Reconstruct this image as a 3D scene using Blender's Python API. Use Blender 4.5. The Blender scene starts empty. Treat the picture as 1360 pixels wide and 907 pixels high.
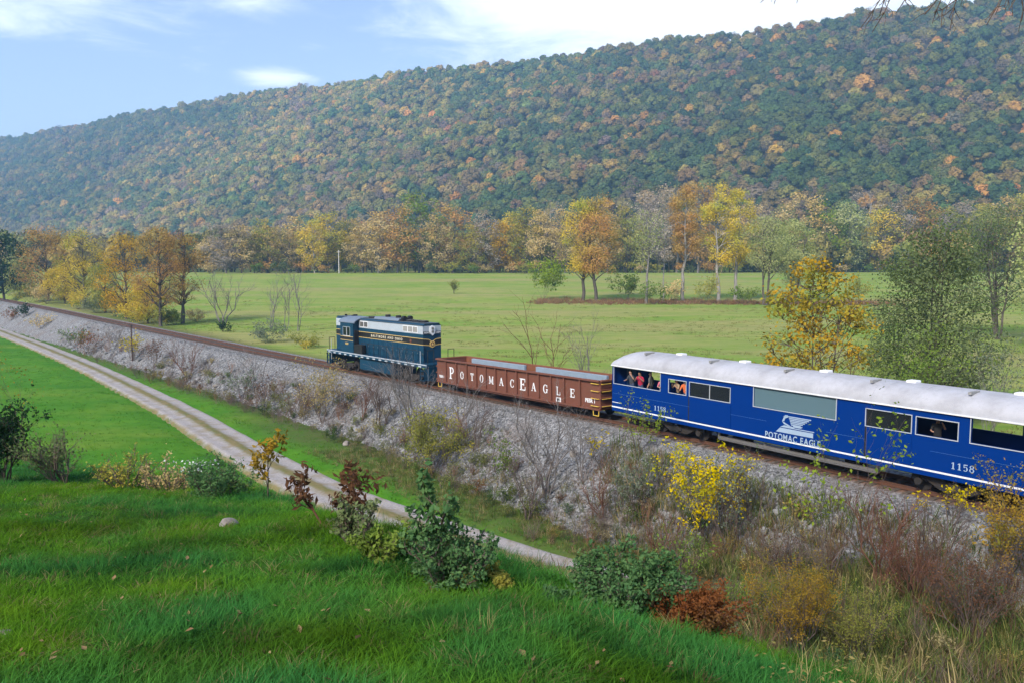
import bpy, bmesh, math, random
import numpy as np
from mathutils import Vector, Matrix

# ------------------------------------------------------------------ camera, sky, sun, exposure
SC = bpy.context.scene
COL = SC.collection
F_PX, CAM_H, PITCH = 1100.0, 9.3127, 0.09
cam_d = bpy.data.cameras.new('camera'); cam = bpy.data.objects.new('camera', cam_d); COL.objects.link(cam)
cam.location = (0, 0, CAM_H); cam.rotation_euler = (math.pi/2 - PITCH, 0, 0)
cam_d.sensor_width = 36; cam_d.lens = 36*F_PX/1360; cam_d.clip_start = .1; cam_d.clip_end = 20000
SC.camera = cam
SUN_AZ, SUN_EL = math.radians(216), math.radians(40)      # azimuth clockwise from +Y: behind the camera, to the left
sun_d = bpy.data.lights.new('sun', 'SUN'); sun = bpy.data.objects.new('sun', sun_d); COL.objects.link(sun)
sun_d.energy = 3.0; sun_d.angle = math.radians(9); sun_d.color = (1, .93, .82)
_sd = Vector((math.sin(SUN_AZ)*math.cos(SUN_EL), math.cos(SUN_AZ)*math.cos(SUN_EL), math.sin(SUN_EL)))
sun.rotation_euler = (-_sd).to_track_quat('-Z', 'Y').to_euler(); sun.location = (-40, -60, 120)
SC.view_settings.view_transform = 'Standard'; SC.view_settings.look = 'None'
SC.view_settings.exposure = .95; SC.view_settings.gamma = 1
SC.view_settings.use_curve_mapping = False
SC.render.engine = 'CYCLES'
SC.cycles.use_denoising = True
SC.cycles.max_bounces = 6; SC.cycles.diffuse_bounces = 3; SC.cycles.glossy_bounces = 2
SC.cycles.transmission_bounces = 4; SC.cycles.transparent_max_bounces = 8; SC.cycles.volume_bounces = 1
SC.cycles.use_adaptive_sampling = True; SC.cycles.adaptive_threshold = .02

def pix_dir(px, py):
    a = (px-680)/F_PX; b = (453.5-py)/F_PX
    return np.array([a, math.cos(PITCH)+b*math.sin(PITCH), -math.sin(PITCH)+b*math.cos(PITCH)])

def make_world():
    w = bpy.data.worlds.new('World'); SC.world = w; w.use_nodes = True
    nt = w.node_tree; nt.nodes.clear(); N = nt.nodes.new; L = nt.links.new
    out = N('ShaderNodeOutputWorld'); bg = N('ShaderNodeBackground'); bg.inputs[1].default_value = .135
    sky = N('ShaderNodeTexSky'); sky.sky_type = 'NISHITA'; sky.sun_disc = False
    sky.sun_elevation = SUN_EL; sky.sun_rotation = SUN_AZ; sky.air_density = 1.0; sky.dust_density = 1.2; sky.ozone_density = 2.6
    tc = N('ShaderNodeTexCoord'); nrm = N('ShaderNodeVectorMath'); nrm.operation = 'NORMALIZE'
    L(tc.outputs['Generated'], nrm.inputs[0])
    sep = N('ShaderNodeSeparateXYZ'); L(nrm.outputs[0], sep.inputs[0])
    def math_(op, a, b=None, c=None, clamp=False):
        m = N('ShaderNodeMath'); m.operation = op; m.use_clamp = clamp
        for i, v in enumerate((a, b, c)):
            if v is None: continue
            if isinstance(v, (int, float)): m.inputs[i].default_value = v
            else: L(v, m.inputs[i])
        return m.outputs[0]
    # flat cloud deck: project the direction on a plane so clouds shrink towards the horizon
    zc = math_('MAXIMUM', sep.outputs[2], .02); zc = math_('ADD', zc, .06)
    cx = math_('DIVIDE', sep.outputs[0], zc); cy = math_('DIVIDE', sep.outputs[1], zc)
    cmb = N('ShaderNodeCombineXYZ'); L(cx, cmb.inputs[0]); L(cy, cmb.inputs[1])
    def noise(scale, detail, rough, off=(0, 0, 0), sc=(1, 1, 1), dist=0):
        mp = N('ShaderNodeMapping'); L(cmb.outputs[0], mp.inputs[0]); mp.inputs['Location'].default_value = off; mp.inputs['Scale'].default_value = sc
        n = N('ShaderNodeTexNoise'); L(mp.outputs[0], n.inputs['Vector']); n.inputs['Scale'].default_value = scale
        n.inputs['Detail'].default_value = detail; n.inputs['Roughness'].default_value = rough; n.inputs['Distortion'].default_value = dist
        return n.outputs[0]
    n1 = noise(2.3, 9, .66, (3.1, .7, 0), (1, 1, 1), .5)
    n2 = noise(.38, 3, .5, (9, 2, 0))
    field = math_('MULTIPLY_ADD', n2, .5, math_('MULTIPLY', n1, .62))
    # large banks of cloud
    def blob(px, py, rx, ry, gain):
        d = pix_dir(px, py); d = d/np.linalg.norm(d)
        ax = math_('SUBTRACT', sep.outputs[0], float(d[0])); az = math_('SUBTRACT', sep.outputs[2], float(d[2]))
        qx = math_('DIVIDE', ax, rx/F_PX); qz = math_('DIVIDE', az, ry/F_PX)
        r2 = math_('ADD', math_('MULTIPLY', qx, qx), math_('MULTIPLY', qz, qz))
        return math_('MULTIPLY', math_('POWER', 2.718, math_('MULTIPLY', r2, -1.0)), gain)
    acc = None
    for b in ((900, 5, 330, 90, .30), (680, -10, 120, 60, .10), (60, 18, 170, 44, .30), (360, 104, 44, 14, .34), (1350, -120, 500, 140, .25), (335, 0, 60, 16, .22)):
        v = blob(*b); acc = v if acc is None else math_('ADD', acc, v)
    dens = math_('ADD', field, math_('MINIMUM', acc, .45))
    mr = N('ShaderNodeMapRange'); mr.interpolation_type = 'SMOOTHSTEP'; L(dens, mr.inputs[0])
    mr.inputs[1].default_value = .66; mr.inputs[2].default_value = .98; mr.inputs[3].default_value = 0; mr.inputs[4].default_value = .85
    mix = N('ShaderNodeMixRGB'); L(mr.outputs[0], mix.inputs[0]); tn = N('ShaderNodeMixRGB'); tn.blend_type = 'MULTIPLY'; tn.inputs[0].default_value = 1; L(sky.outputs[0], tn.inputs[1]); tn.inputs[2].default_value = (1.17, 1.0, .97, 1); L(tn.outputs[0], mix.inputs[1])
    mix.inputs[2].default_value = (6.2, 6.5, 7.0, 1)
    L(mix.outputs[0], bg.inputs[0]); L(bg.outputs[0], out.inputs[0])
make_world()

# ------------------------------------------------------------------ helpers
R = math.radians
def tag(o, label=None, cat=None, group=None, kind=None):
    if label: o['label'] = label
    if cat: o['category'] = cat
    if group: o['group'] = group
    if kind: o['kind'] = kind
    return o
def empty(name, loc=(0, 0, 0), rz=0):
    o = bpy.data.objects.new(name, None); COL.objects.link(o); o.location = loc; o.rotation_euler = (0, 0, rz); o.empty_display_size = .2
    return o
def link(name, me, parent=None, loc=(0, 0, 0), rot=(0, 0, 0), scale=None):
    o = bpy.data.objects.new(name, me); COL.objects.link(o); o.parent = parent; o.location = loc; o.rotation_euler = rot
    if scale is not None: o.scale = scale
    return o
def np_mesh(name, V, Fq, mats=(), attrs=None, smooth=False, Ft=None, mat_idx=None):
    """mesh from numpy arrays: V (n,3), Fq (m,4) quads, Ft (k,3) triangles"""
    me = bpy.data.meshes.new(name)
    V = np.asarray(V, dtype=np.float32)
    Fq = np.zeros((0, 4), np.int32) if Fq is None else np.asarray(Fq, np.int32)
    Ft = np.zeros((0, 3), np.int32) if Ft is None else np.asarray(Ft, np.int32)
    nl = Fq.size+Ft.size; nf = len(Fq)+len(Ft)
    me.vertices.add(len(V)); me.vertices.foreach_set('co', V.ravel())
    me.loops.add(nl); me.loops.foreach_set('vertex_index', np.concatenate([Fq.ravel(), Ft.ravel()]).astype(np.int32))
    me.polygons.add(nf)
    st = np.concatenate([np.arange(len(Fq))*4, Fq.size+np.arange(len(Ft))*3]).astype(np.int32)
    me.polygons.foreach_set('loop_start', st)
    if smooth: me.polygons.foreach_set('use_smooth', np.ones(nf, bool))
    else: me.polygons.foreach_set('use_smooth', np.zeros(nf, bool))
    for m in mats: me.materials.append(m)
    if mat_idx is not None: me.polygons.foreach_set('material_index', np.asarray(mat_idx, np.int32))
    for k, a in (attrs or {}).items():
        a = np.asarray(a, np.float32)
        if a.ndim == 1:
            at = me.attributes.new(k, 'FLOAT', 'POINT'); at.data.foreach_set('value', a)
        elif a.shape[1] == 4:
            at = me.attributes.new(k, 'FLOAT_COLOR', 'POINT'); at.data.foreach_set('color', a.ravel())
        else:
            at = me.attributes.new(k, 'FLOAT_VECTOR', 'POINT'); at.data.foreach_set('vector', a.ravel())
    me.update(calc_edges=True)
    return me

# ------------------------------------------------------------------ materials
class NT:
    def __init__(s, name):
        s.m = bpy.data.materials.new(name); s.m.use_nodes = True; s.t = s.m.node_tree; s.t.nodes.clear()
        s.out = s.t.nodes.new('ShaderNodeOutputMaterial')
    def n(s, t, **kw):
        nd = s.t.nodes.new(t)
        for k, v in kw.items(): setattr(nd, k, v)
        return nd
    def l(s, a, b): s.t.links.new(a, b)
    def pos(s, kind='Object'):
        return s.n('ShaderNodeTexCoord').outputs[kind]
    def noise(s, scale, detail=4, rough=.55, vec=None, sc=None, dist=0):
        n = s.n('ShaderNodeTexNoise'); n.inputs['Scale'].default_value = scale; n.inputs['Detail'].default_value = detail
        n.inputs['Roughness'].default_value = rough; n.inputs['Distortion'].default_value = dist
        v = vec if vec is not None else s.pos()
        if sc is not None:
            mp = s.n('ShaderNodeMapping'); mp.inputs['Scale'].default_value = sc; s.l(v, mp.inputs[0]); v = mp.outputs[0]
        s.l(v, n.inputs['Vector']); return n.outputs[0]
    def ramp(s, fac, stops):
        r = s.n('ShaderNodeValToRGB'); s.l(fac, r.inputs[0]); e = r.color_ramp.elements
        while len(e) < len(stops): e.new(.5)
        for i, (p, c) in enumerate(stops): e[i].position = p; e[i].color = (*c, 1) if len(c) == 3 else c
        return r.outputs[0]
    def mix(s, fac, a, b, mode='MIX'):
        m = s.n('ShaderNodeMixRGB'); m.blend_type = mode
        for i, v in enumerate((fac, a, b)):
            if isinstance(v, (int, float)): m.inputs[i].default_value = v
            elif isinstance(v, tuple): m.inputs[i].default_value = (*v, 1) if len(v) == 3 else v
            else: s.l(v, m.inputs[i])
        return m.outputs[0]
    def maprange(s, v, a, b, c=0, d=1):
        m = s.n('ShaderNodeMapRange'); s.l(v, m.inputs[0])
        for i, q in enumerate((a, b, c, d)): m.inputs[i+1].default_value = q
        return m.outputs[0]
    def attr(s, name, kind='GEOMETRY'):
        a = s.n('ShaderNodeAttribute'); a.attribute_name = name; a.attribute_type = kind; return a
    def bsdf(s, color, rough=.8, metal=0, spec=.3, bump=None, bump_s=.3, bump_d=.02, coat=0):
        b = s.n('ShaderNodeBsdfPrincipled')
        if isinstance(color, tuple): b.inputs['Base Color'].default_value = (*color, 1)
        else: s.l(color, b.inputs['Base Color'])
        if isinstance(rough, (int, float)): b.inputs['Roughness'].default_value = rough
        else: s.l(rough, b.inputs['Roughness'])
        b.inputs['Metallic'].default_value = metal; b.inputs['Specular IOR Level'].default_value = spec
        b.inputs['Coat Weight'].default_value = coat
        if bump is not None:
            bp = s.n('ShaderNodeBump'); bp.inputs['Strength'].default_value = bump_s; bp.inputs['Distance'].default_value = bump_d
            s.l(bump, bp.inputs['Height']); s.l(bp.outputs[0], b.inputs['Normal'])
        s.l(b.outputs[0], s.out.inputs[0]); return b

def paint(name, c, rough=.45, dirt=.25, dirt_c=(.10, .085, .07), metal=0, scale=1.5, spec=.35, streak=True):
    k = NT(name)
    n1 = k.noise(scale, 5, .6); n2 = k.noise(scale*5, 3, .6, sc=(1, 1, .15) if streak else None)
    f = k.maprange(n1, .42, .78, 0, dirt); g = k.maprange(n2, .5, .85, 0, dirt*.8)
    col = k.mix(f, c, dirt_c); col = k.mix(g, col, tuple(x*.62 for x in c))
    ro = k.maprange(n1, .3, .7, rough*.85, min(1, rough*1.25))
    k.bsdf(col, ro, metal, spec)
    return k.m

def leaf_mat(name, c1, c2, c3=None, trans=.35, patch=.14):
    """foliage: two leaf colours by leaf, a third in patches through the crown"""
    k = NT(name)
    a = k.attr('rnd').outputs['Fac']
    col = k.mix(a, c1, c2)
    if c3 is not None:
        n = k.noise(patch, 2, .5); f = k.maprange(n, .46, .62); col = k.mix(f, col, c3)
    oi = k.n('ShaderNodeObjectInfo')
    v = k.maprange(oi.outputs['Random'], 0, 1, 1.0, 1.38)
    hsv = k.n('ShaderNodeHueSaturation'); hsv.inputs['Saturation'].default_value = 1.08; k.l(v, hsv.inputs['Value']); k.l(col, hsv.inputs['Color']); col = hsv.outputs[0]
    d = k.n('ShaderNodeBsdfDiffuse'); t = k.n('ShaderNodeBsdfTranslucent'); k.l(col, d.inputs[0]); k.l(col, t.inputs[0])
    m = k.n('ShaderNodeMixShader'); m.inputs[0].default_value = trans; k.l(d.outputs[0], m.inputs[1]); k.l(t.outputs[0], m.inputs[2])
    k.l(m.outputs[0], k.out.inputs[0]); return k.m
def tint_mat(name, trans=.3, lo=.65, hi=1.3, c=None):
    """scattered vegetation and stones: colour comes with each instance, brightness with each leaf"""
    k = NT(name); t = k.attr('tint', 'INSTANCER').outputs['Color']; r = k.attr('rnd').outputs['Fac']
    v = k.maprange(r, 0, 1, lo, hi)
    hsv = k.n('ShaderNodeHueSaturation'); k.l(v, hsv.inputs['Value']); k.l(t, hsv.inputs['Color']); col = hsv.outputs[0]
    d = k.n('ShaderNodeBsdfDiffuse'); k.l(col, d.inputs[0])
    if trans > 0:
        tr = k.n('ShaderNodeBsdfTranslucent'); k.l(col, tr.inputs[0]); m = k.n('ShaderNodeMixShader'); m.inputs[0].default_value = trans
        k.l(d.outputs[0], m.inputs[1]); k.l(tr.outputs[0], m.inputs[2]); k.l(m.outputs[0], k.out.inputs[0])
    else: k.l(d.outputs[0], k.out.inputs[0])
    return k.m
def bark_mat(name, c):
    k = NT(name); n = k.noise(2.2, 5, .65, sc=(1, 1, .25)); col = k.mix(k.maprange(n, .3, .7), tuple(x*.55 for x in c), tuple(min(1, x*1.35) for x in c))
    k.bsdf(col, .9, spec=.1, bump=n, bump_s=.5); return k.m
BARK = bark_mat('bark_grey_brown', (.10, .085, .07)); BARK_PALE = bark_mat('bark_pale', (.27, .255, .23)); BARK_TWIG = bark_mat('bark_twig', (.13, .10, .085))
BARK_GREY = bark_mat('bark_silver', (.19, .175, .165)); BARK_RED = bark_mat('bark_reddish', (.15, .075, .05))

# ------------------------------------------------------------------ the line of the track and the shape of the land
TX0, TY0, TH0, TK, TS1, TS2 = 7.2196, 49.8362, .61168, .0027883, 4.4905, 33.895
TS = np.linspace(-70, 520, 5901); _h = TH0+TK*np.clip(TS-TS1, 0, TS2-TS1); _d = TS[1]-TS[0]
TXA = np.cumsum(-np.sin(_h))*_d; TYA = np.cumsum(np.cos(_h))*_d; _i0 = int(np.argmin(abs(TS)))
TXA += TX0-TXA[_i0]; TYA += TY0-TYA[_i0]
def track_at(s):
    return np.interp(s, TS, TXA), np.interp(s, TS, TYA), np.interp(s, TS, _h)
def track_z(s):
    return np.interp(s, [-70, 0, 4, 14, 30, 60, 110, 170, 520], [0, 0, -.1, -.33, -.45, -.45, -.3, 0, .6])
def su(X, Y):
    """distance along the track and signed distance from it (positive on the camera side)"""
    X = np.atleast_1d(np.asarray(X, float)).ravel(); Y = np.atleast_1d(np.asarray(Y, float)).ravel()
    cx, cy = TXA[::10], TYA[::10]; S = np.empty(len(X)); U = np.empty(len(X))
    for a in range(0, len(X), 20000):
        x, y = X[a:a+20000], Y[a:a+20000]
        i = np.argmin((x[:, None]-cx)**2+(y[:, None]-cy)**2, axis=1)*10
        h = _h[i]; dx = x-TXA[i]; dy = y-TYA[i]
        S[a:a+20000] = TS[i]+(-dx*np.sin(h)+dy*np.cos(h)); U[a:a+20000] = -dx*np.cos(h)-dy*np.sin(h)
    return S, U
def vnoise(x, y, seed=0):
    xi = np.floor(x).astype(np.int64); yi = np.floor(y).astype(np.int64); fx = x-xi; fy = y-yi
    fx = fx*fx*(3-2*fx); fy = fy*fy*(3-2*fy)
    def hsh(i, j):
        n = (i*374761393+j*668265263+seed*974711) & 0x7fffffff
        n = ((n ^ (n >> 13))*1274126177) & 0x7fffffff
        return ((n ^ (n >> 16)) & 0xffff)/65535.0
    return (hsh(xi, yi)*(1-fx)+hsh(xi+1, yi)*fx)*(1-fy)+(hsh(xi, yi+1)*(1-fx)+hsh(xi+1, yi+1)*fx)*fy
def fbm(x, y, seed=0, o=4):
    a = 0; w = .5; x = np.asarray(x, float); y = np.asarray(y, float)
    for i in range(o): a = a+w*(vnoise(x, y, seed+i)-.5); x = x*2.03+17; y = y*2.03+5; w *= .5
    return a
def sst(v, a, b):
    t = np.clip((v-a)/(b-a), 0, 1); return t*t*(3-2*t)
BROW = np.array([(-120, 60), (-60, 47), (-30, 36), (-16.7, 27), (-7.8, 20), (-2.3, 12.4), (.46, 8.6), (2.0, 7.7), (3.0, 7.2), (4.2, 5.6), (6, 2), (9, -6), (14, -20), (24, -60)], float)
def brow_dist(X, Y):
    """signed distance beyond the edge of the lawn (negative on the lawn) and nearest edge point"""
    best = np.full(len(X), 1e9); bx = np.zeros(len(X)); by = np.zeros(len(X)); sg = np.ones(len(X))
    for (ax, ay), (cx, cy) in zip(BROW[:-1], BROW[1:]):
        dx, dy = cx-ax, cy-ay; L2 = dx*dx+dy*dy
        t = np.clip(((X-ax)*dx+(Y-ay)*dy)/L2, 0, 1); qx = ax+t*dx; qy = ay+t*dy
        d = np.hypot(X-qx, Y-qy); m = d < best-1e-9
        cr = dx*(Y-ay)-dy*(X-ax)
        best = np.where(m, d, best); bx = np.where(m, qx, bx); by = np.where(m, qy, by); sg = np.where(m, np.where(cr > 0, 1, -1), sg)
    return best*sg, bx, by
def lawn_z(X, Y):
    z = CAM_H-(1.75+.17*Y+.25*np.maximum(0, X))
    return z+.16*np.maximum(0, np.minimum(-Y, 125)-12)*sst(-Y, 12, 40)  # unseen rise behind the camera, shaped to shade the near ground
LANE = np.array([(-190, 276), (-150, 226), (-107.6, 173.5), (-78.1, 137.8), (-57.2, 111.6), (-31.3, 77.3), (-22.3, 63.9), (-13.3, 51.4), (-7.5, 45.0), (-4.7, 42.2), (.7, 37.1), (2.6, 35.), (4.8, 32.4), (6.4, 30.5)], float)
def _smooth(P, n=4):
    for _ in range(n):
        Q = np.empty((2*len(P)-2, 2)); Q[0::2] = .75*P[:-1]+.25*P[1:]; Q[1::2] = .25*P[:-1]+.75*P[1:]; P = np.vstack([P[:1], Q, P[-1:]])
    return P
LANE_S = _smooth(LANE, 3)
_lt = np.concatenate([[0], np.cumsum(np.hypot(*np.diff(LANE_S, axis=0).T))])
def lane_dist(X, Y):
    t = np.arange(0, _lt[-1], .8); lx = np.interp(t, _lt, LANE_S[:, 0]); ly = np.interp(t, _lt, LANE_S[:, 1]); D = np.empty(len(X))
    for a in range(0, len(X), 20000):
        D[a:a+20000] = np.sqrt(((X[a:a+20000, None]-lx)**2+(Y[a:a+20000, None]-ly)**2).min(axis=1))
    return D
def base_z(X, Y, S=None, U=None):
    X = np.atleast_1d(np.asarray(X, float)); Y = np.atleast_1d(np.asarray(Y, float))
    if S is None: S, U = su(X, Y)
    zn = -4.2+2.0*sst(-S, 6, 22)+.10*fbm(X*.11, Y*.11, 3)
    zf = -2.3+2.3*sst(Y, 110, 215)+6.4*np.clip((Y-212)/130, 0, 1)+1.5*sst(Y, 342, 700)+.35*fbm(X*.02, Y*.02, 9)
    zf = zf-2.0*sst(-S, 10, 60)
    k = sst(U, -3, 3)
    flat = zf*(1-k)+zn*k
    d, bx, by = brow_dist(X, Y)
    zl = lawn_z(X, Y); zb = lawn_z(bx, by)
    soft = np.where(d < -1, 0, np.where(d > 1.2, d-.1, (d+1)**2/4.84))
    hill = np.where(d > 0, zb, zl)-.60*soft
    hill = hill+np.where(d < 0, .22*fbm(X*.35, Y*.35, 21)+.08*fbm(X*1.3, Y*1.3, 22), .5*fbm(X*.3, Y*.3, 23))*sst(np.hypot(X, Y), 1.5, 4)
    w = 1.2
    h = np.clip(.5+.5*(hill-flat)/w, 0, 1)
    return flat*(1-h)+hill*h+w*h*(1-h)*.5
def emb_z(S, U):
    top = track_z(S)-.30+.085*(1-sst(np.abs(U), .9, 2.0))
    return top-np.maximum(0, U-2.45)/1.45-np.maximum(0, -U-2.6)/1.7
def surf_z(X, Y):
    X = np.atleast_1d(np.asarray(X, float)); Y = np.atleast_1d(np.asarray(Y, float)); S, U = su(X, Y)
    return np.maximum(base_z(X, Y, S, U), emb_z(S, U))
def ground_at(px, py, tmax=1500):
    """where the line of sight through a place in the photograph meets the land"""
    d = pix_dir(px, py); t = np.concatenate([np.arange(2, 60, .1), np.arange(60, 200, .5), np.arange(200, tmax, 2)])
    X, Y, Z = d[0]*t, d[1]*t, CAM_H+d[2]*t
    below = np.nonzero(surf_z(X, Y) > Z)[0]
    i = below[0] if len(below) else len(t)-1
    return np.array([X[i], Y[i], surf_z(X[i:i+1], Y[i:i+1])[0]])
def at_depth(px, Y):
    X = (px-680)/F_PX*Y*1.0; return np.array([X, Y, surf_z([X], [Y])[0]])

# ------------------------------------------------------------------ the land
def grid_faces(nx, ny):
    i = np.arange(nx*ny).reshape(ny, nx); return np.stack([i[:-1, :-1], i[:-1, 1:], i[1:, 1:], i[1:, :-1]], -1).reshape(-1, 4)
def ground_material():
    k = NT('ground_cover'); c = k.attr('cover'); sp = k.n('ShaderNodeSeparateColor'); k.l(c.outputs['Color'], sp.inputs[0])
    P = k.pos()
    n1 = k.noise(.22, 4, .6, P); n2 = k.noise(1.7, 5, .65, P); n3 = k.noise(.035, 4, .6, P, sc=(.35, 1.5, 1)); n4 = k.noise(9, 4, .7, P); n5 = k.noise(.09, 5, .62, P, sc=(.5, 1.4, 1))
    lawn = k.mix(k.maprange(n1, .38, .62), (.012, .055, .006), (.028, .095, .008)); lawn = k.mix(k.maprange(n4, .45, .75), lawn, (.035, .040, .015))
    near = k.mix(k.maprange(n1, .35, .65), (.040, .150, .008), (.070, .195, .012)); near = k.mix(k.maprange(n2, .55, .8, 0, .6), near, (.036, .105, .008))
    near = k.mix(k.maprange(n5, .52, .68, 0, .7), near, (.13, .21, .022))
    far = k.mix(k.maprange(n5, .40, .60), (.145, .245, .032), (.230, .275, .062)); far = k.mix(k.maprange(n3, .47, .60, 0, .75), far, (.27, .25, .095))
    n6 = k.noise(.42, 6, .7, P, sc=(.45, 1.3, 1)); far = k.mix(k.maprange(n6, .50, .68, 0, .55), far, (.30, .275, .11)); far = k.mix(k.maprange(n6, .48, .34, 0, .6), far, (.105, .185, .028)); far = k.mix(k.maprange(n2, .5, .8, 0, .3), far, (.11, .16, .03))
    weed = k.mix(k.maprange(n2, .35, .65), (.075, .060, .034), (.105, .098, .040)); weed = k.mix(k.maprange(n1, .45, .62, 0, .8), weed, (.045, .065, .018))
    col = k.mix(sp.outputs['Blue'], near, far); col = k.mix(sp.outputs['Red'], col, lawn)
    gm = k.n('ShaderNodeMath', operation='ADD', use_clamp=True); k.l(sp.outputs['Green'], gm.inputs[0]); mm = k.maprange(n2, .3, .7, -.18, .18); k.l(mm, gm.inputs[1])
    gm2 = k.n('ShaderNodeMath', operation='MULTIPLY', use_clamp=True); k.l(gm.outputs[0], gm2.inputs[0]); gs = k.maprange(sp.outputs['Green'], .02, .12); k.l(gs, gm2.inputs[1])
    col = k.mix(gm2.outputs[0], col, weed)
    k.bsdf(col, .95, spec=.08, bump=n2, bump_s=.8, bump_d=.15); return k.m
def build_ground():
    tx = np.linspace(-5.93, 5.6, 330); X = 6.5*np.sinh(tx)
    ty = np.linspace(-3.95, 5.85, 420); Y = 12+7.*np.sinh(ty)
    gx, gy = np.meshgrid(X, Y); x = gx.ravel(); y = gy.ravel(); S, U = su(x, y)
    z = base_z(x, y, S, U)
    ld = lane_dist(x, y); on_low = sst(brow_dist(x, y)[0], 5, 9)
    z = z-.34*(1-sst(ld, 1.7, 3.4))*on_low
    inside = (np.abs(S) < 480) & (S > -60)
    z = np.where(inside & (emb_z(S, U) > z+.15), np.minimum(z, emb_z(S, U)-.4), z)
    d, _, _ = brow_dist(x, y)
    lawn = 1-sst(d, -.3, .8); far = 1-sst(U, -2, 2)
    toe = 2.45+1.45*np.clip(track_z(S)-.3-base_z(x, y, S, U), 0, 6)
    weed = np.maximum(sst(d, .0, 1.2)*(1-sst(d, 9, 15)), .85*(1-sst(np.abs(U-toe), .5, 3.2))*(U > 0))
    weed = np.maximum(weed, .75*(1-sst(np.abs(-U-7), 1, 5))*(U < 0)); weed = np.maximum(weed, .62*sst(U, 4, 6)*(1-sst(U, 10.5, 13))*(1-sst(S, 26, 48)))
    rgt = sst(-S, 2, 14)*sst(U, 3, 6)*(1-sst(U, 26, 40)); weed = np.maximum(weed, rgt*(1-lawn))
    cov = np.stack([lawn, np.clip(weed, 0, 1), far, np.ones_like(far)], 1)
    me = np_mesh('ground', np.stack([x, y, z], 1), grid_faces(len(X), len(Y)), [ground_material()], {'cover': cov}, smooth=True)
    return tag(link('ground', me), kind='structure')
build_ground()

def ballast_material(name='ballast_stone'):
    k = NT(name); P = k.pos(); v = k.n('ShaderNodeTexVoronoi'); v.inputs['Scale'].default_value = 7.5; k.l(P, v.inputs['Vector'])
    v2 = k.n('ShaderNodeTexVoronoi'); v2.inputs['Scale'].default_value = 2.6; k.l(P, v2.inputs['Vector'])
    n = k.noise(.35, 4, .6, P); n2 = k.noise(3, 4, .6, P)
    sp = k.n('ShaderNodeSeparateColor'); k.l(v.outputs['Color'], sp.inputs[0])
    col = k.ramp(sp.outputs[0], [(0, (.075, .077, .078)), (.5, (.165, .168, .17)), (1, (.28, .285, .29))])
    col = k.mix(k.maprange(n, .5, .72, 0, .65), col, (.135, .105, .085)); col = k.mix(k.maprange(n2, .58, .8, 0, .5), col, (.085, .075, .068))
    u = k.attr('rust').outputs['Fac']; col = k.mix(u, col, (.16, .085, .05))
    k.bsdf(col, .92, spec=.12, bump=v.outputs['Distance'], bump_s=.8, bump_d=.045); return k.m
BALLAST = ballast_material()
def build_embankment():
    s = np.concatenate([np.arange(-66, 110, .6), np.arange(110, 470, 1.6)]); u = np.concatenate([np.arange(-11, -2.6, .6), np.arange(-2.6, 2.61, .4), np.arange(2.9, 11.5, .42)])
    gs, gu = np.meshgrid(s, u); S = gs.ravel(); U = gu.ravel(); tx, ty, h = track_at(S)
    x = tx-np.cos(h)*U; y = ty-np.sin(h)*U
    slope = sst(np.abs(U), 2.4, 4)
    z = emb_z(S, U)+slope*sst(np.abs(U), 3.2, 6.5)*(.6*fbm(x*.5, y*.5, 31)+.4*fbm(x*1.6, y*1.6, 33, 3))+(1-slope)*.05*fbm(x*2, y*2, 35)
    rust = .7*(1-sst(np.abs(np.abs(U)-.75), .15, .75))+.25*(1-sst(np.abs(U), .6, 1.8))
    me = np_mesh('railway_embankment', np.stack([x, y, z], 1), grid_faces(len(s), len(u)), [BALLAST], {'rust': np.clip(rust, 0, 1)}, smooth=True)
    return tag(link('railway_embankment', me), kind='structure')
build_embankment()

def build_lane():
    k = NT('gravel_lane'); P = k.pos(); a = k.attr('across').outputs['Fac']
    n1 = k.noise(.9, 5, .65, P); n2 = k.noise(7, 5, .7, P); n3 = k.noise(.18, 3, .5, P)
    col = k.mix(k.maprange(n2, .3, .7), (.22, .21, .205), (.38, .355, .335)); col = k.mix(k.maprange(n1, .5, .75, 0, .5), col, (.27, .21, .165))
    # the strip between the wheel ruts and the verges are grown over
    gr = k.mix(k.maprange(n1, .4, .6), (.115, .125, .035), (.19, .155, .075))
    gm = k.n('ShaderNodeMath', operation='MULTIPLY_ADD', use_clamp=True); k.l(k.maprange(n1, .32, .68, -.9, .9), gm.inputs[0]); gm.inputs[1].default_value = .55; k.l(a, gm.inputs[2])
    col = k.mix(gm.outputs[0], col, gr)
    k.bsdf(col, .95, spec=.1, bump=n2, bump_s=.7, bump_d=.04)
    t = np.arange(0, _lt[-1], .9); cx = np.interp(t, _lt, LANE_S[:, 0]); cy = np.interp(t, _lt, LANE_S[:, 1])
    dx = np.gradient(cx); dy = np.gradient(cy); l = np.hypot(dx, dy); nx, ny = -dy/l, dx/l
    w = np.linspace(-2.05, 2.05, 19); gt, gw = np.meshgrid(np.arange(len(t)), w); i = gt.ravel(); ww = gw.ravel()
    wob = 1+.14*fbm(t*.25, t*0+3, 5)[i]
    x = cx[i]+nx[i]*ww*wob; y = cy[i]+ny[i]*ww*wob
    z = base_z(x, y)+.045+.05*np.exp(-(ww/.45)**2)-.03*np.exp(-((np.abs(ww)-.85)/.3)**2)-.38*sst(np.abs(ww), 1.65, 2.05)-.5*sst(t[i], _lt[-1]-2.5, _lt[-1])
    grown = 1.3*np.exp(-(ww/.40)**2)+sst(np.abs(ww), 1.5, 1.95)*1.1
    me = np_mesh('gravel_lane', np.stack([x, y, z], 1), grid_faces(len(t), len(w)), [k.m], {'across': grown}, smooth=True)
    return tag(link('gravel_lane', me), kind='structure')
build_lane()

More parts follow.
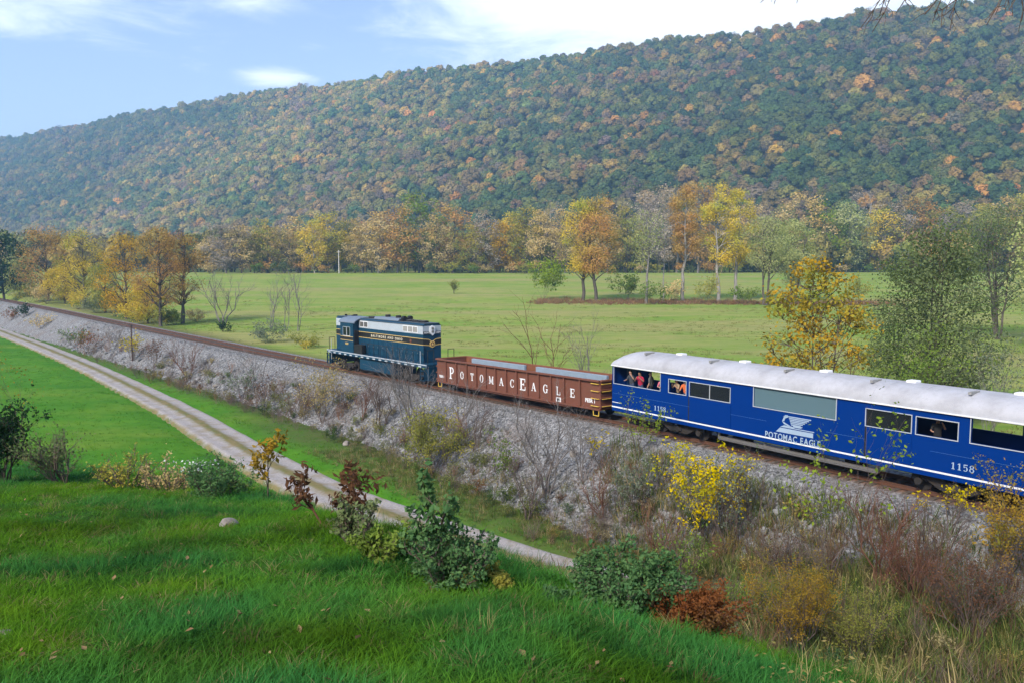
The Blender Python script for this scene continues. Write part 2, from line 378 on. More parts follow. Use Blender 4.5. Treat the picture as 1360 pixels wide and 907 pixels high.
# ------------------------------------------------------------------ mountain
RID_P = np.array([492., 950.]); RID_D = np.array([-.8612, .5083]); RID_N = np.array([-.5083, -.8612])
PROF_X = np.array([-400, -100, 0, 60, 150, 230, 300, 360, 420, 500, 560, 620, 680, 760, 850, 930, 1000, 1090, 1200, 1300, 1400, 1700, 2200.])
PROF_Y = np.array([215, 196, 187, 180, 161, 148, 133, 124, 119, 108, 99, 93, 86, 74, 66, 54, 44, 33, 21, 7, -8, -45, -90.])
def mountain_xyz(m, t):
    """m metres along the crest, t from 0 at the foot to 1 on the crest (and on down behind)"""
    m = np.asarray(m, float); t = np.asarray(t, float)
    cx = RID_P[0]+RID_D[0]*m; cy = RID_P[1]+RID_D[1]*m
    px = 680+F_PX*cx/cy; py = np.interp(px, PROF_X, PROF_Y)
    zr = CAM_H+(354.2-py)/F_PX*cy-13
    w = 520+40*np.sin(m*.004)
    d = (1-t)*w
    x = cx+RID_N[0]*d; y = cy+RID_N[1]*d
    # shallow ravines running down the slope
    rav = fbm(m*.0075+.35*t, t*.9+0*m, 51, 4)*2
    amp = 46*np.clip(t, 0, 1)**.7*np.clip(1.02-t, 0, 1)**.55
    tt = np.where(t <= 1, .86*t+.14*t**2, 1-(t-1)*1.1)
    z = 6.5+(zr-6.5)*tt+rav*amp+6*fbm(x*.012, y*.012, 55)
    return x, y, z
def build_mountain():
    k = NT('forest_floor'); n = k.noise(.03, 5, .6); n2 = k.noise(.4, 4, .6)
    col = k.mix(k.maprange(n, .35, .65), (.045, .045, .030), (.085, .070, .050)); col = k.mix(k.maprange(n2, .4, .7, 0, .6), col, (.03, .04, .02)); k.bsdf(col, 1, spec=0)
    m = np.arange(-700, 2300, 14.); t = np.linspace(-.06, 1.5, 60); gm, gt = np.meshgrid(m, t); x, y, z = mountain_xyz(gm.ravel(), gt.ravel())
    z = np.where(gt.ravel() < 0, 2, z)
    me = np_mesh('mountain', np.stack([x, y, z], 1), grid_faces(len(m), len(t)), [k.m], smooth=True)
    return tag(link('mountain', me), kind='structure')
build_mountain()

# ------------------------------------------------------------------ vegetation builders
def rand_dirs(rng, n):
    v = rng.normal(size=(n, 3)); return v/np.linalg.norm(v, axis=1, keepdims=True)
def tube_arrays(P0, P1, R0, R1, sides=5):
    P0 = np.asarray(P0, float); P1 = np.asarray(P1, float); n = len(P0)
    d = P1-P0; L = np.linalg.norm(d, axis=1, keepdims=True); d = d/np.maximum(L, 1e-9)
    a = np.where(np.abs(d[:, 2:3]) < .9, np.array([[0, 0, 1.]]), np.array([[1., 0, 0]])); e1 = np.cross(d, a); e1 /= np.linalg.norm(e1, axis=1, keepdims=True); e2 = np.cross(d, e1)
    th = np.arange(sides)*2*np.pi/sides; c = np.cos(th)[None, :, None]; s_ = np.sin(th)[None, :, None]
    ring = e1[:, None, :]*c+e2[:, None, :]*s_
    V = np.concatenate([P0[:, None]+ring*np.asarray(R0)[:, None, None], P1[:, None]+ring*np.asarray(R1)[:, None, None]], 1)  # n, 2*sides, 3
    i = np.arange(sides); j = (i+1) % sides; f = np.stack([i, j, j+sides, i+sides], 1)
    Fq = (f[None]+(np.arange(n)*2*sides)[:, None, None]).reshape(-1, 4)
    return V.reshape(-1, 3), Fq
def leaf_arrays(rng, C, size, up=.25, aspect=.7, out=None):
    n = len(C); nrm = rand_dirs(rng, n)
    if out is not None: nrm = nrm+out*1.25
    nrm[:, 2] += up; nrm /= np.linalg.norm(nrm, axis=1, keepdims=True)
    a = rand_dirs(rng, n); e1 = np.cross(nrm, a); e1 /= np.maximum(np.linalg.norm(e1, axis=1, keepdims=True), 1e-6); e2 = np.cross(nrm, e1)
    sz = (size*rng.uniform(.6, 1.4, n))[:, None]
    k = rng.uniform(-.12, .12, (n, 1))
    V = np.stack([C-e1*sz*.5, C-e2*sz*.5*aspect+e1*sz*k+nrm*sz*.08, C+e1*sz*.5, C+e2*sz*.5*aspect+e1*sz*k+nrm*sz*.08], 1).reshape(-1, 3)
    Fq = np.arange(4*n).reshape(-1, 4); return V, Fq
class Wood:
    def __init__(s): s.a = []; s.b = []; s.r0 = []; s.r1 = []
    def seg(s, p, q, r0, r1): s.a.append(p); s.b.append(q); s.r0.append(r0); s.r1.append(r1)
    def limb(s, rng, p, q, r0, r1, n=4, wob=.06, bow=0):
        p = np.asarray(p, float); q = np.asarray(q, float); L = np.linalg.norm(q-p); pts = [p]
        for i in range(1, n+1):
            t = i/n; v = p+(q-p)*t+np.array([0, 0, bow*L*math.sin(math.pi*t)])
            if i < n: v = v+rng.normal(size=3)*wob*L
            pts.append(v)
        for i in range(n): s.seg(pts[i], pts[i+1], r0+(r1-r0)*i/n, r0+(r1-r0)*(i+1)/n)
        return pts
    def mesh(s, name, mat, sides=5):
        V, Fq = tube_arrays(s.a, s.b, np.array(s.r0), np.array(s.r1), sides); return np_mesh(name, V, Fq, [mat], smooth=True)
def tree_meshes(seed, Ht, W, leafm, barkm, nleaf=2600, lsize=.42, base=.28, lobes=34, shape='oval', trunk_r=None, stems=1, droop=0, airy=.0, lobe_r=.17):
    """a broadleaf tree: tapered trunk, a limb out to every clump of leaves, the clumps filling the crown unevenly"""
    rng = np.random.default_rng(seed); wd = Wood(); tr = trunk_r or Ht*.016+.05
    trunks = []
    for q in range(stems):
        a = rng.uniform(0, 6.28); sp = (.0 if stems == 1 else .16)*W
        lean = np.array([math.cos(a)*sp+rng.normal()*.03*Ht, math.sin(a)*sp+rng.normal()*.03*Ht, Ht*rng.uniform(.78, .9)])
        b0 = np.array([math.cos(a), math.sin(a), 0])*(0 if stems == 1 else tr*1.3)+np.array([0, 0, -.25])
        trunks.append(wd.limb(rng, b0, lean, tr*(1 if stems == 1 else .75), tr*.16, 9, .006))
        wd.seg(b0+np.array([0, 0, -.05]), b0+np.array([0, 0, .55]), tr*1.5 if stems == 1 else tr, tr*.98 if stems == 1 else tr*.74)
    C = []; Rr = []; tries = 0
    while len(C) < lobes and tries < 4000:
        tries += 1
        v = rng.uniform(0, 1)
        if shape == 'oval': rad = math.sin(math.pi*min(1, .12+.85*v))**.7
        elif shape == 'round': rad = math.sqrt(max(0, 1-(2*v-1)**2))*.98+.02
        elif shape == 'cone': rad = (1-v)**.8*.95+.05
        elif shape == 'vase': rad = .35+.65*v if v < .8 else 1-(v-.8)*2.2
        else: rad = .5+.5*math.sin(math.pi*v)
        a = rng.uniform(0, 6.28); rr = W*.5*rad*math.sqrt(rng.uniform(.06, 1))*.82
        c = np.array([math.cos(a)*rr, math.sin(a)*rr, Ht*(base+(1-base)*(.06+.88*v))])
        if C and min(np.linalg.norm((c-x)*np.array([1, 1, .8])) for x in C) < W*lobe_r*.62: continue
        C.append(c); Rr.append(W*lobe_r*rng.uniform(.6, 1.25))
    LC = []; LR = []; LO = []
    for c, r in zip(C, Rr):
        T = trunks[rng.integers(len(trunks))]; zt = max(Ht*base*.72, c[2]-np.hypot(c[0], c[1])*rng.uniform(.6, 1.1)); zt = min(zt, T[-1][2]*.96)
        j = min(range(len(T)), key=lambda i: abs(T[i][2]-zt)); p = T[j]
        rb = tr*.42*(1-.75*p[2]/Ht)
        pts = wd.limb(rng, p, c, max(rb, .02), .012*Ht/10, 4, .05, .05)
        for _ in range(4):
            d = rand_dirs(rng, 1)[0]; d[2] = abs(d[2])*.8-droop; wd.limb(rng, pts[3], c+d*r*rng.uniform(.6, 1.0), .010*Ht/10+.006, .004*Ht/10+.003, 2, .08)
        n = int(nleaf/len(C)*(r/(W*lobe_r))**2*rng.uniform(.7, 1.3)*(1-airy*rng.uniform(0, 1)))
        if n < 3: continue
        d = rand_dirs(rng, n); rad = r*np.clip(rng.uniform(.15, 1, n)**.5, 0, 1)*(1+.18*rng.normal(size=n))
        q = c+d*rad[:, None]*np.array([1, 1, .78]); q[:, 2] -= droop*r*rng.uniform(0, 1.6, n)
        LC.append(q); LO.append(d); tone = rng.uniform(0, 1); LR.append(np.clip(.55*tone+.45*rng.uniform(0, 1, n), 0, 1))
    tm = wd.mesh('trunk', barkm, 5)
    LC = np.concatenate(LC); LO = np.concatenate(LO); LR = np.concatenate(LR)
    V, Fq = leaf_arrays(rng, LC, lsize, .2, .75, LO)
    lm = np_mesh('crown', V, Fq, [leafm], {'rnd': np.repeat(LR, 4)})
    return tm, lm
def bare_mesh(seed, Ht, W, barkm, stems=3, levels=3, r=.05, up=.55, nk=4, sides=4):
    """leafless sapling or shrub: stems forking again and again into fine twigs; returns mesh and twig tips"""
    rng = np.random.default_rng(seed); wd = Wood(); tips = []
    def grow(p, d, L, rad, lv):
        q = p+d*L; pts = wd.limb(rng, p, q, rad, rad*.45, 4 if lv == 0 else 3, .035, .0)
        if lv >= levels: tips.extend(pts[1:]); return
        n = nk+(1 if lv == 0 else 0)
        for i in range(n):
            t = (.35 if lv == 0 else .2)+.75*(i+rng.uniform(0, .6))/n; t = min(t, 1); j = t*(len(pts)-1); a = int(min(j, len(pts)-2)); b = pts[a]+(pts[a+1]-pts[a])*(j-a)
            nd = d*.75+rand_dirs(rng, 1)[0]*(.62)+np.array([0, 0, up*.4]); nd /= np.linalg.norm(nd)
            grow(b, nd, L*rng.uniform(.36, .6), rad*(.52-.12*t), lv+1)
        tips.append(pts[-1])
    for k_ in range(stems):
        a = rng.uniform(0, 6.28); sp = W/Ht*rng.uniform(.15, .75) if stems > 1 else .06
        d = np.array([math.cos(a)*sp, math.sin(a)*sp, 1]); d /= np.linalg.norm(d)
        grow(np.array([math.cos(a)*r*2, math.sin(a)*r*2, -.15]) if stems > 1 else np.array([0, 0, -.15]), d, Ht*rng.uniform(.62, .86), r*rng.uniform(.6, 1), 0)
    return wd.mesh('stem', barkm, sides), np.array(tips), rng
def shrub_meshes(seed, Ht, W, leafm, barkm, nleaf=900, lsize=.12, stems=9, r=.03, fill=.7, levels=2, low=.1, aspect=.6):
    """leafy shrub: a fan of thin stems, leaves gathered round the twigs in uneven clumps"""
    sm, tips, rng = bare_mesh(seed, Ht*.95, W, barkm, stems, levels, r, .5, 4, 3)
    tips = tips[tips[:, 2] > Ht*low]
    if fill > 0:
        m = len(tips); d = rand_dirs(rng, int(m*fill)+1); extra = tips[rng.integers(m, size=len(d))]+d*W*.07; tips = np.concatenate([tips, extra])
    w = rng.uniform(0, 1, len(tips))**2+.05; w /= w.sum(); pick = rng.choice(len(tips), nleaf, p=w)
    C = tips[pick]+rng.normal(size=(nleaf, 3))*np.array([W, W, Ht])*.028+rand_dirs(rng, nleaf)*lsize*.5
    C[:, 2] = np.maximum(C[:, 2], .03)
    tone = rng.uniform(0, 1, len(tips))[pick]
    V, Fq = leaf_arrays(rng, C, lsize, .3, aspect)
    return sm, np_mesh('foliage', V, Fq, [leafm], {'rnd': np.repeat(np.clip(.55*tone+.45*rng.uniform(0, 1, nleaf), 0, 1), 4)})
def plant(name, loc, meshes, names, label, cat, group=None, rz=0, scale=(1, 1, 1)):
    o = empty(name, tuple(float(v) for v in loc), rz); o.scale = scale
    for n, me in zip(names, meshes):
        if me is not None: link(n, me, o)
    return tag(o, label, cat, group)

# scattered masses (forest, ballast stones, grass): points with colour, size and kind, one mesh copied on each by geometry nodes
def scatter(name, protos, P, rot, scl, pick, tint, label=None, cat=None, group=None, parent=None):
    n = len(P); me = bpy.data.meshes.new(name); me.vertices.add(n); me.vertices.foreach_set('co', np.asarray(P, np.float32).ravel())
    a = me.attributes.new('rot', 'FLOAT_VECTOR', 'POINT'); a.data.foreach_set('vector', np.asarray(rot, np.float32).ravel())
    scl = np.asarray(scl, np.float32); scl = np.repeat(scl[:, None], 3, 1) if scl.ndim == 1 else scl
    a = me.attributes.new('scl', 'FLOAT_VECTOR', 'POINT'); a.data.foreach_set('vector', scl.ravel())
    a = me.attributes.new('pick', 'INT', 'POINT'); a.data.foreach_set('value', np.asarray(pick, np.int32))
    t4 = np.concatenate([np.asarray(tint, np.float32), np.ones((n, 1), np.float32)], 1)
    a = me.attributes.new('tint', 'FLOAT_COLOR', 'POINT'); a.data.foreach_set('color', t4.ravel())
    ng = bpy.data.node_groups.new(name, 'GeometryNodeTree')
    ng.interface.new_socket('Geometry', in_out='INPUT', socket_type='NodeSocketGeometry'); ng.interface.new_socket('Geometry', in_out='OUTPUT', socket_type='NodeSocketGeometry')
    N = ng.nodes.new; L = ng.links.new
    gi = N('NodeGroupInput'); go = N('NodeGroupOutput'); iop = N('GeometryNodeInstanceOnPoints'); g2i = N('GeometryNodeGeometryToInstance')
    for pm in reversed(protos):
        po = bpy.data.objects.new(pm.name+'_source', pm); oi = N('GeometryNodeObjectInfo'); oi.inputs['Object'].default_value = po; oi.inputs['As Instance'].default_value = False
        L(oi.outputs['Geometry'], g2i.inputs[0])
    def na(nm, ty):
        q = N('GeometryNodeInputNamedAttribute'); q.data_type = ty; q.inputs['Name'].default_value = nm; return q.outputs[0]
    L(gi.outputs[0], iop.inputs['Points']); L(g2i.outputs[0], iop.inputs['Instance']); iop.inputs['Pick Instance'].default_value = True
    L(na('pick', 'INT'), iop.inputs['Instance Index']); L(na('rot', 'FLOAT_VECTOR'), iop.inputs['Rotation']); L(na('scl', 'FLOAT_VECTOR'), iop.inputs['Scale'])
    L(iop.outputs[0], go.inputs[0])
    o = link(name, me, parent); md = o.modifiers.new('scatter', 'NODES'); md.node_group = ng
    for pm in protos:
        for m in pm.materials:
            if m.name not in [x.name for x in me.materials if x]: me.materials.append(m)
    return tag(o, label, cat, group, 'stuff')
def in_view(X, Y, Z, mx=120, my=120):
    d = Y*math.cos(PITCH)-(Z-CAM_H)*math.sin(PITCH); v = Y*math.sin(PITCH)+(Z-CAM_H)*math.cos(PITCH); d = np.maximum(d, .1)
    px = 680+F_PX*X/d; py = 453.5-F_PX*v/d
    return (px > -mx) & (px < 1360+mx) & (py > -my) & (py < 907+my), px, py

# ------------------------------------------------------------------ forest on the mountain
def crown_proto(name, seed, n=230, tall=1.0, mat=None, sparse=False):
    """one canopy crown about 1 unit wide as seen from a kilometre away: a lumpy dome of leaf clumps on a rounded mass, with a trunk"""
    rng = np.random.default_rng(seed); C = []; O = []; T = []; BV = []; BF = []; BT = []; nb = 0
    nl = 11
    bm = bmesh.new(); bmesh.ops.create_icosphere(bm, subdivisions=1 if not sparse else 1, radius=1)
    iv = np.array([v.co[:] for v in bm.verts]); it = np.array([[v.index for v in f.verts] for f in bm.faces]); bm.free()
    for i in range(nl):
        a = 2.4*i+rng.uniform(-.5, .5); v = (i+.5)/nl; rr = .40*math.sqrt(max(0, 1-v**1.6))*rng.uniform(.55, 1.0); c = np.array([math.cos(a)*rr, math.sin(a)*rr, tall*(.30+.42*v)])
        r = rng.uniform(.15, .24)*(1.1-.25*v); m = n//nl; d = rand_dirs(rng, m); d[:, 2] = np.where(d[:, 2] < -.35, -d[:, 2], d[:, 2])
        tn = rng.uniform(.3, .8); C.append(c+d*r*rng.uniform(.86, 1.12, (m, 1))*np.array([1, 1, .9])); O.append(d*1.9); T.append(np.clip(tn+rng.uniform(-.2, .2, m), 0, 1))
        if not sparse:
            q = iv*r*.84*(1+.12*rng.normal(size=(len(iv), 1)))*np.array([1, 1, .9])+c; BV.append(q); BF.append(it+nb); nb += len(iv); BT.append(np.full(len(iv), tn*.8))
    C = np.concatenate(C); O = np.concatenate(O); T = np.concatenate(T)
    V, Fq = leaf_arrays(rng, C, .085 if not sparse else .045, .3, .85, O); rn = np.repeat(T, 4)
    tv, tf = tube_arrays([(0, 0, -.35), (0, 0, .1)], [(0, 0, .1), (.02, .01, .5*tall)], np.array([.03, .024]), np.array([.024, .012]), 5)
    VV = [V]+BV+[tv]; VV = np.concatenate(VV); rn = np.concatenate([rn]+BT+[np.full(len(tv), .05)])
    Ft = np.concatenate(BF)+len(V) if BF else None
    return np_mesh(name, VV, np.concatenate([Fq, tf+len(V)+nb]), [mat], {'rnd': rn}, Ft=Ft, smooth=False)
def build_forest():
    rng = np.random.default_rng(77); mat = tint_mat('forest_leaf', .06, .62, 1.35)
    protos = [crown_proto('canopy_%d' % i, 200+i, 430, [1., 1.08, .92, 1.15, 1.0, 1.25][i], mat, i >= 5) for i in range(6)]
    pal = np.array([(.075, .120, .055), (.115, .145, .052), (.058, .105, .062), (.180, .175, .060), (.200, .160, .092), (.165, .140, .128), (.40, .27, .070), (.40, .22, .075), (.30, .14, .085), (.145, .165, .080), (.27, .22, .085)])
    gm, gt = np.meshgrid(np.arange(-520, 2150, 9.4), np.arange(-.02, 1.02, .0172)); m = (gm+rng.uniform(-5, 5, gm.shape)).ravel(); t = (gt+rng.uniform(-.0095, .0095, gt.shape)).ravel(); x, y, z = mountain_xyz(m, t)
    ok, px, py = in_view(x, y, z+5, 60, 60); x, y, z, t, m = x[ok], y[ok], z[ok], t[ok], m[ok]
    # flat wood between the far field and the foot of the mountain
    k = 5200; fx = rng.uniform(-760, 460, k); fy = rng.uniform(376, 1060, k); q = (fx-RID_P[0])*RID_N[0]+(fy-RID_P[1])*RID_N[1]; ok = (q > 515) & (fy > 378+.05*np.maximum(0, fx-40))
    fx, fy = fx[ok], fy[ok]; fz = base_z(fx, fy); ok, _, _ = in_view(fx, fy, fz+8, 60, 60); fx, fy, fz = fx[ok], fy[ok], fz[ok]
    x = np.concatenate([x, fx]); y = np.concatenate([y, fy]); z = np.concatenate([z, fz]); t = np.concatenate([t, np.full(len(fx), 0)]); m = np.concatenate([m, np.full(len(fx), 400.)])
    N = len(x)
    band = fbm(x*.006, y*.006+z*.01, 61)*2; warm = fbm(x*.013, y*.013, 67)*2
    left = sst(m, 100, 1000)  # sunlit left, cloud-shaded right: put into the choice of crown colours
    lf = 1-.6*left*(1-sst(m, 800, 1350)); w = np.stack([(1.3+1.6*band+.5*t)*lf, (1.1+.9*band), (1.0+1.6*band+.7*t)*lf, .8+1.5*left-.4*band, .75-1.2*band+.4*(1-t), .8-1.6*band+.25*(1-t), .10+.30*np.maximum(warm, 0), .05+.26*np.maximum(warm, 0)+.06*t, .02+.05*np.maximum(warm, 0), .6+1.4*left, .35+.8*left], 1)
    w = np.clip(w, .01, None); w /= w.sum(1, keepdims=True); cum = w.cumsum(1); sel = np.clip(.5+1.25*fbm(x*.022, y*.022+z*.02, 63)*1.6+rng.normal(size=N)*.22, 0, .9999); sel = np.where(rng.uniform(0, 1, N) < .3, rng.uniform(0, 1, N), sel); idx = (sel[:, None] > cum).sum(1).clip(0, 10)
    idx = np.where(np.arange(N) >= N-len(fx), np.array([3, 4, 3, 10, 1, 9, 10, 5])[rng.integers(0, 8, N)], idx); col = pal[idx]*rng.uniform(.70, 1.2, (N, 1))*(1+.06*rng.normal(size=(N, 3)))
    pick = rng.integers(0, 5, N); pick = np.where((idx == 5) & (rng.uniform(0, 1, N) < .55), 5, pick)
    sc = rng.uniform(10.5, 17, N)*np.where(rng.uniform(0, 1, N) < .12, 1.25, 1); hz = sc*rng.uniform(.8, 1.1, N); flat_w = np.arange(N) >= N-len(fx); hz = np.where(flat_w, rng.uniform(17, 22, N), hz); sc = np.where(flat_w, np.maximum(sc, 14), sc)
    rot = np.stack([rng.normal(size=N)*.06, rng.normal(size=N)*.06, rng.uniform(0, 6.28, N)], 1)
    P = np.stack([x, y, z+.5], 1)
    print('forest', N)
    scatter('forest', protos, P, rot, np.stack([sc, sc, hz], 1), pick, np.clip(col*np.array([[1.12, 1.05, .78]])*(.86+.55*left[:, None]*(1-.85*sst(m, 800, 1350)[:, None])), .01, .7), 'autumn forest covering the whole mountainside behind the valley', 'forest')  # crown tint also brightened left of centre, painting in the sunlit part
build_forest()

# ------------------------------------------------------------------ haze in the valley
def build_haze():
    k = NT('valley_haze'); v = k.n('ShaderNodeVolumePrincipled'); v.inputs['Color'].default_value = (.36, .64, 1, 1); v.inputs['Density'].default_value = .00030; v.inputs['Anisotropy'].default_value = .2
    k.l(v.outputs[0], k.out.inputs['Volume'])
    x0, x1, y0, y1, z0, z1 = -2700, 2000, -420, 2900, -12, 420
    V = [(x, y, z) for z in (z0, z1) for y in (y0, y1) for x in (x0, x1)]
    me = bpy.data.meshes.new('haze'); me.from_pydata(V, [], [(0, 2, 3, 1), (4, 5, 7, 6), (0, 1, 5, 4), (2, 6, 7, 3), (0, 4, 6, 2), (1, 3, 7, 5)]); me.materials.append(k.m)
    tag(link('haze', me), 'pale blue haze filling the valley in front of the mountain', 'haze', kind='stuff')
build_haze()

# ------------------------------------------------------------------ mesh builder for made things
class MB:
    def __init__(s): s.v = []; s.f = []
    def add(s, V, Fs):
        o = len(s.v); s.v += [tuple(map(float, p)) for p in V]; s.f += [tuple(i+o for i in f) for f in Fs]; return s
    def box(s, x0, x1, y0, y1, z0, z1):
        return s.add([(x, y, z) for z in (z0, z1) for y in (y0, y1) for x in (x0, x1)], [(0, 2, 3, 1), (4, 5, 7, 6), (0, 1, 5, 4), (2, 6, 7, 3), (0, 4, 6, 2), (1, 3, 7, 5)])
    def cyl(s, p, q, r, n=12, r2=None):
        p = Vector(p); q = Vector(q); d = (q-p).normalized(); a = Vector((0, 0, 1)) if abs(d.z) < .9 else Vector((1, 0, 0)); e1 = d.cross(a).normalized(); e2 = d.cross(e1); r2 = r if r2 is None else r2
        V = [p+(e1*math.cos(2*math.pi*i/n)+e2*math.sin(2*math.pi*i/n))*r for i in range(n)]+[q+(e1*math.cos(2*math.pi*i/n)+e2*math.sin(2*math.pi*i/n))*r2 for i in range(n)]
        return s.add(V, [tuple(range(n))[::-1], tuple(range(n, 2*n))]+[(i, (i+1) % n, n+(i+1) % n, n+i) for i in range(n)])
    def pipe(s, pts, r, n=6):
        for a, b in zip(pts[:-1], pts[1:]): s.cyl(a, b, r, n)
        return s
    def prism(s, poly, axis, a, b):
        """poly in the plane across axis ('x': (y,z), 'y': (x,z), 'z': (x,y)), extruded from a to b"""
        def P(u, v, w): return {'x': (w, u, v), 'y': (u, w, v), 'z': (u, v, w)}[axis]
        n = len(poly); V = [P(u, v, a) for u, v in poly]+[P(u, v, b) for u, v in poly]
        return s.add(V, [tuple(range(n)), tuple(range(n, 2*n))[::-1]]+[(i, n+i, n+(i+1) % n, (i+1) % n) for i in range(n)])
    def build(s, name, mat, parent=None, loc=(0, 0, 0), rot=(0, 0, 0), bevel=0, smooth=False):
        me = bpy.data.meshes.new(name); me.from_pydata(s.v, [], s.f); me.materials.append(mat)
        bm = bmesh.new(); bm.from_mesh(me); bmesh.ops.recalc_face_normals(bm, faces=bm.faces)
        if bevel: bmesh.ops.bevel(bm, geom=[e for e in bm.edges if e.calc_face_angle(0) > .6], offset=bevel, segments=1, affect='EDGES', clamp_overlap=True)
        bm.to_mesh(me); bm.free()
        if smooth:
            me.polygons.foreach_set('use_smooth', np.ones(len(me.polygons), bool))
            try: me.set_sharp_from_angle(angle=.7)
            except Exception: pass
        return link(name, me, parent, loc, rot)
def font_mesh(name, text, size, mat, bold=0, extrude=.004, align='CENTER', spacing=1.0):
    cu = bpy.data.curves.new(name+'_c', 'FONT'); cu.body = text; cu.size = size; cu.align_x = align; cu.align_y = 'CENTER'; cu.offset = bold; cu.extrude = extrude; cu.space_character = spacing; cu.resolution_u = 3
    ob = bpy.data.objects.new(name+'_c', cu); COL.objects.link(ob); dg = bpy.context.evaluated_depsgraph_get(); me = bpy.data.meshes.new_from_object(ob.evaluated_get(dg)); me.name = name
    bpy.data.objects.remove(ob); bpy.data.curves.remove(cu); me.materials.clear(); me.materials.append(mat); return me
# lettering with slab serifs: strokes (x0,y0,x1,y1,width) and arcs in a unit-high box, as on the cars' sides
def arc(cx, cy, rx, ry, a0, a1, w0, w1, n=14):
    P = []
    for i in range(n+1):
        t = R(a0+(a1-a0)*i/n); w = w0+(w1-w0)*abs(math.cos(t)); P.append((cx+rx*math.cos(t), cy+ry*math.sin(t), cx+(rx-w)*math.cos(t), cy+(ry-w*.8)*math.sin(t)))
    return [((P[i][0], P[i][1]), (P[i+1][0], P[i+1][1]), (P[i+1][2], P[i+1][3]), (P[i][2], P[i][3])) for i in range(n)]
def bar(x0, y0, x1, y1, w):
    dx, dy = x1-x0, y1-y0; L = math.hypot(dx, dy); nx, ny = -dy/L*w/2, dx/L*w/2; return [((x0+nx, y0+ny), (x1+nx, y1+ny), (x1-nx, y1-ny), (x0-nx, y0-ny))]
def glyph(ch):
    K, T = .19, .09
    def stem(x): return bar(x, 0, x, 1, K)+bar(x-.19, .04, x+.19, .04, T)+bar(x-.19, .96, x+.19, .96, T)
    G = {'P': lambda: stem(.2)+arc(.38, .72, .34, .28, -95, 95, .09, .17)+bar(.2, .96, .4, .96, T)+bar(.2, .47, .4, .47, T),
         'O': lambda: arc(.42, .5, .42, .52, 0, 360, .08, .2, 26), 'T': lambda: bar(.4, 0, .4, 1, K)+bar(.22, .04, .58, .04, T)+bar(.0, .95, .8, .95, T+.02)+bar(.04, .72, .04, .98, .08)+bar(.76, .72, .76, .98, .08),
         'M': lambda: bar(.13, 0, .13, 1, .1)+bar(.85, 0, .85, 1, K)+bar(.14, .98, .48, .12, .17)+bar(.48, .12, .84, .98, .09)+bar(0, .04, .26, .04, T)+bar(.68, .04, 1.02, .04, T)+bar(0, .96, .2, .96, T)+bar(.8, .96, 1.02, .96, T),
         'A': lambda: bar(.12, .02, .42, 1.0, .09)+bar(.42, 1.0, .76, .02, .2)+bar(.24, .36, .62, .36, .08)+bar(0, .04, .26, .04, T)+bar(.6, .04, .94, .04, T),
         'C': lambda: arc(.44, .5, .43, .52, 50, 310, .08, .2, 22)+bar(.76, .66, .76, .98, .08)+bar(.74, .08, .74, .3, .06),
         'E': lambda: stem(.2)+bar(.2, .95, .74, .95, T+.01)+bar(.2, .05, .76, .05, T+.01)+bar(.2, .51, .58, .51, T)+bar(.72, .7, .72, .98, .08)+bar(.75, .02, .75, .32, .08)+bar(.57, .4, .57, .63, .07),
         'G': lambda: arc(.44, .5, .43, .52, 50, 320, .08, .2, 22)+bar(.76, .66, .76, .98, .08)+bar(.74, .02, .74, .44, .17)+bar(.56, .44, .92, .44, T),
         'L': lambda: stem(.2)+bar(.2, .05, .74, .05, T+.01)+bar(.73, .02, .73, .36, .08),
         '1': lambda: bar(.35, 0, .35, 1, K)+bar(.12, .04, .58, .04, T)+bar(.1, .8, .3, .97, .1),
         '5': lambda: arc(.34, .33, .34, .35, -140, 140, .08, .18, 18)+bar(.14, .52, .14, .98, .1)+bar(.1, .93, .64, .93, .13),
         '8': lambda: arc(.36, .27, .35, .29, 0, 360, .08, .16, 20)+arc(.36, .76, .29, .25, 0, 360, .08, .14, 20)}
    return G[ch]()
GLYPH_ME = {}
def serif(ch, h, mat, parent, x, y, z, name='letter'):
    """one raised-paint letter facing the camera side (-y)"""
    key = (ch, round(h, 3), mat.name)
    if key not in GLYPH_ME:
        m = MB(); w = max(max(p[0] for p in q) for q in glyph(ch))
        for i, q in enumerate(glyph(ch)):
            e = .0001*i; m.add([((p[0]-w/2)*h, -e, (p[1]-.5)*h) for p in q]+[((p[0]-w/2)*h, .006, (p[1]-.5)*h) for p in q], [(0, 1, 2, 3), (0, 4, 5, 1), (1, 5, 6, 2), (2, 6, 7, 3), (3, 7, 4, 0)])
        o = m.build(name, mat, parent, (x, y, z)); GLYPH_ME[key] = o.data; return o
    return link(name, GLYPH_ME[key], parent, (x, y, z))

M_BLUE = paint('coach_blue_paint', (.0012, .028, .175), .42, .10, (.004, .03, .13), spec=.03); M_WHITE = paint('white_paint', (.72, .74, .76), .5, .22, (.3, .3, .3)); M_SILVER = paint('roof_silver_paint', (.40, .41, .44), .5, .6, (.20, .20, .205), scale=.9, streak=False)
M_BO = paint('locomotive_blue_paint', (.005, .042, .085), .38, .25, (.03, .045, .05), spec=.2); M_GREYB = paint('grey_band_paint', (.38, .43, .48), .45, .2, (.25, .25, .25)); M_BLACK = paint('black_paint', (.012, .012, .013), .5, .35, (.05, .045, .04))
M_GOLD = paint('gold_stripe_paint', (.62, .43, .14), .5, .1); M_RUST = paint('boxcar_red_paint', (.150, .054, .033), .6, .4, (.10, .055, .036)); M_RUSTIN = paint('rusty_steel', (.19, .072, .036), .85, .5, (.085, .04, .025))
M_DARK = paint('dark_running_gear', (.022, .020, .019), .75, .5, (.07, .05, .038), streak=False); M_STEEL = paint('worn_steel', (.25, .24, .23), .45, .4, (.12, .08, .06), .6); M_YEL = paint('yellow_grab_iron', (.62, .42, .06), .5, .15)
